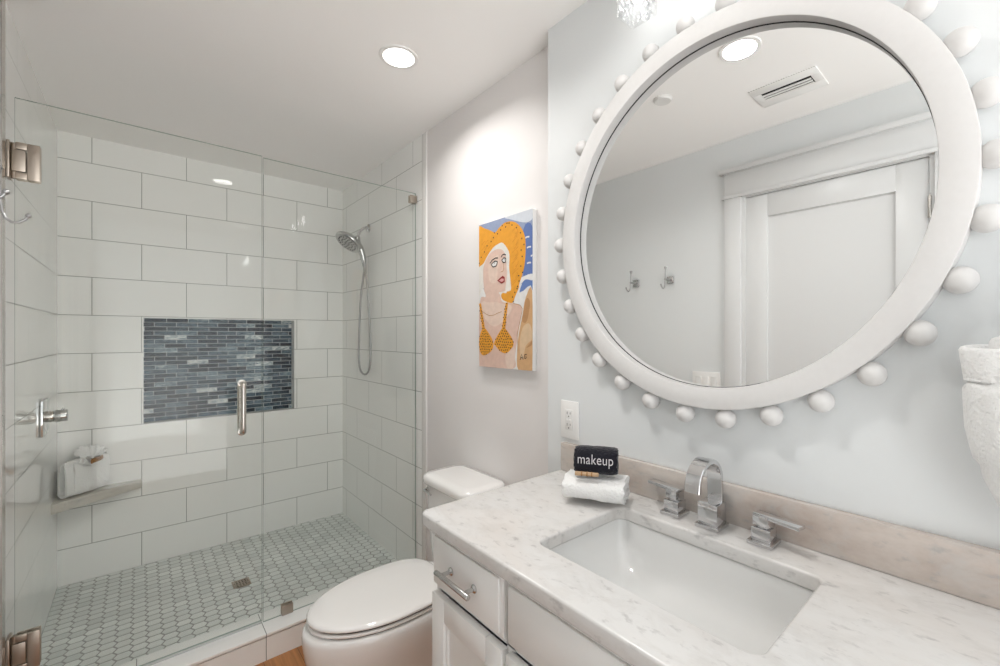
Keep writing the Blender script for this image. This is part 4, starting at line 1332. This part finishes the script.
# ================================================================== outlet, switches, robe hooks
def outlet():
    y0, y1, z0, z1 = .938, 1.017, 1.022, 1.147; yc = (y0 + y1) / 2; zc = (z0 + z1) / 2
    t = thing('wall_outlet', 'white double power outlet on the vanity wall above the backsplash', 'outlet', (XV, yc, zc))
    x = XV - .0003
    mb = MB(); mb.box(x - .006, x, y0, y1, z0, z1, bev=.0025); obj('cover_plate', mb, 'plastic', t)
    mb = MB(); mb.box(x - .0085, x - .006, yc - .0172, yc + .0172, zc - .034, zc + .034, bev=.001)
    rc = obj('receptacle', mb, 'plastic_dim', t)
    for s in (-1, 1):
        mb = MB(); z = zc + s * .019
        mb.box(x - .0089, x - .0084, yc + .0055, yc + .0078, z - .001, z + .008); mb.box(x - .0089, x - .0084, yc - .0075, yc - .0055, z, z + .007)
        mb.cyl((x - .0084, yc, z - .0075), (x - .0089, yc, z - .0075), .0026, seg=12)
        obj('plug_slots', mb, 'slot', rc)
    mb = MB(); mb.box(x - .0092, x - .0084, yc + .002, yc + .010, zc - .003, zc + .003, bev=.0003); mb.box(x - .0092, x - .0084, yc - .010, yc - .002, zc - .003, zc + .003, bev=.0003)
    obj('reset_buttons', mb, 'plastic', rc)
outlet()
def switches():
    y0, y1, z0, z1 = 1.089, 1.252, 1.036, 1.156; zc = (z0 + z1) / 2; x = XL + .0003
    t = thing('light_switch_plate', 'white three-gang light switch plate reflected at the bottom of the mirror', 'light switch', (XL, (y0 + y1) / 2, zc))
    mb = MB(); mb.box(x, x + .006, y0, y1, z0, z1, bev=.0025); obj('cover_plate', mb, 'plastic', t)
    for k in range(3):
        y = y0 + .035 + k * .0465
        mb = MB(); mb.box(x + .006, x + .0095, y - .0165, y + .0165, zc - .033, zc + .033, bev=.0012)
        mb.box(x + .0095, x + .0115, y - .014, y + .014, zc - .030, zc - .001, bev=.001)
        obj('rocker', mb, 'plastic_dim' if k != 1 else 'plastic', t)
switches()
def robe_hook(y, label):
    x = XL; z = 1.704
    t = thing('robe_hook', label, 'hook', (x, y, z), 'robe hooks on the wall by the door')
    mb = MB(); mb.box(x + .0003, x + .012, y - .022, y + .022, z - .022, z + .022, bev=.002); obj('square_plate', mb, 'chrome', t)
    mb = MB()
    mb.cyl((x + .012, y, z), (x + .068, y, z), .0065, seg=14)
    pts = [(x + .062, y, 1.772), (x + .064, y, 1.74), (x + .067, y, 1.70), (x + .070, y, 1.672), (x + .076, y, 1.655), (x + .086, y, 1.646), (x + .098, y, 1.648), (x + .108, y, 1.656), (x + .114, y, 1.666)]
    mb.tube(pts, .0033, 12)
    mb.lathe([(.0045, -.010), (.007, -.003), (.0095, .004), (.0095, .007), (.006, .009)], (x + .062, y, 1.772), (0, 0, 1), 18)
    mb.ball((x + .114, y, 1.667), .006)
    obj('double_hook', mb, 'hose_steel', t)
    return t
h1 = robe_hook(1.637, 'chrome robe hook beside the shower, its curled tip in front of the shower glass')
copy_thing(h1, (0, -.245, 0), 'chrome robe hook between the other hook and the door, seen only in the mirror', 'robe hooks on the wall by the door')
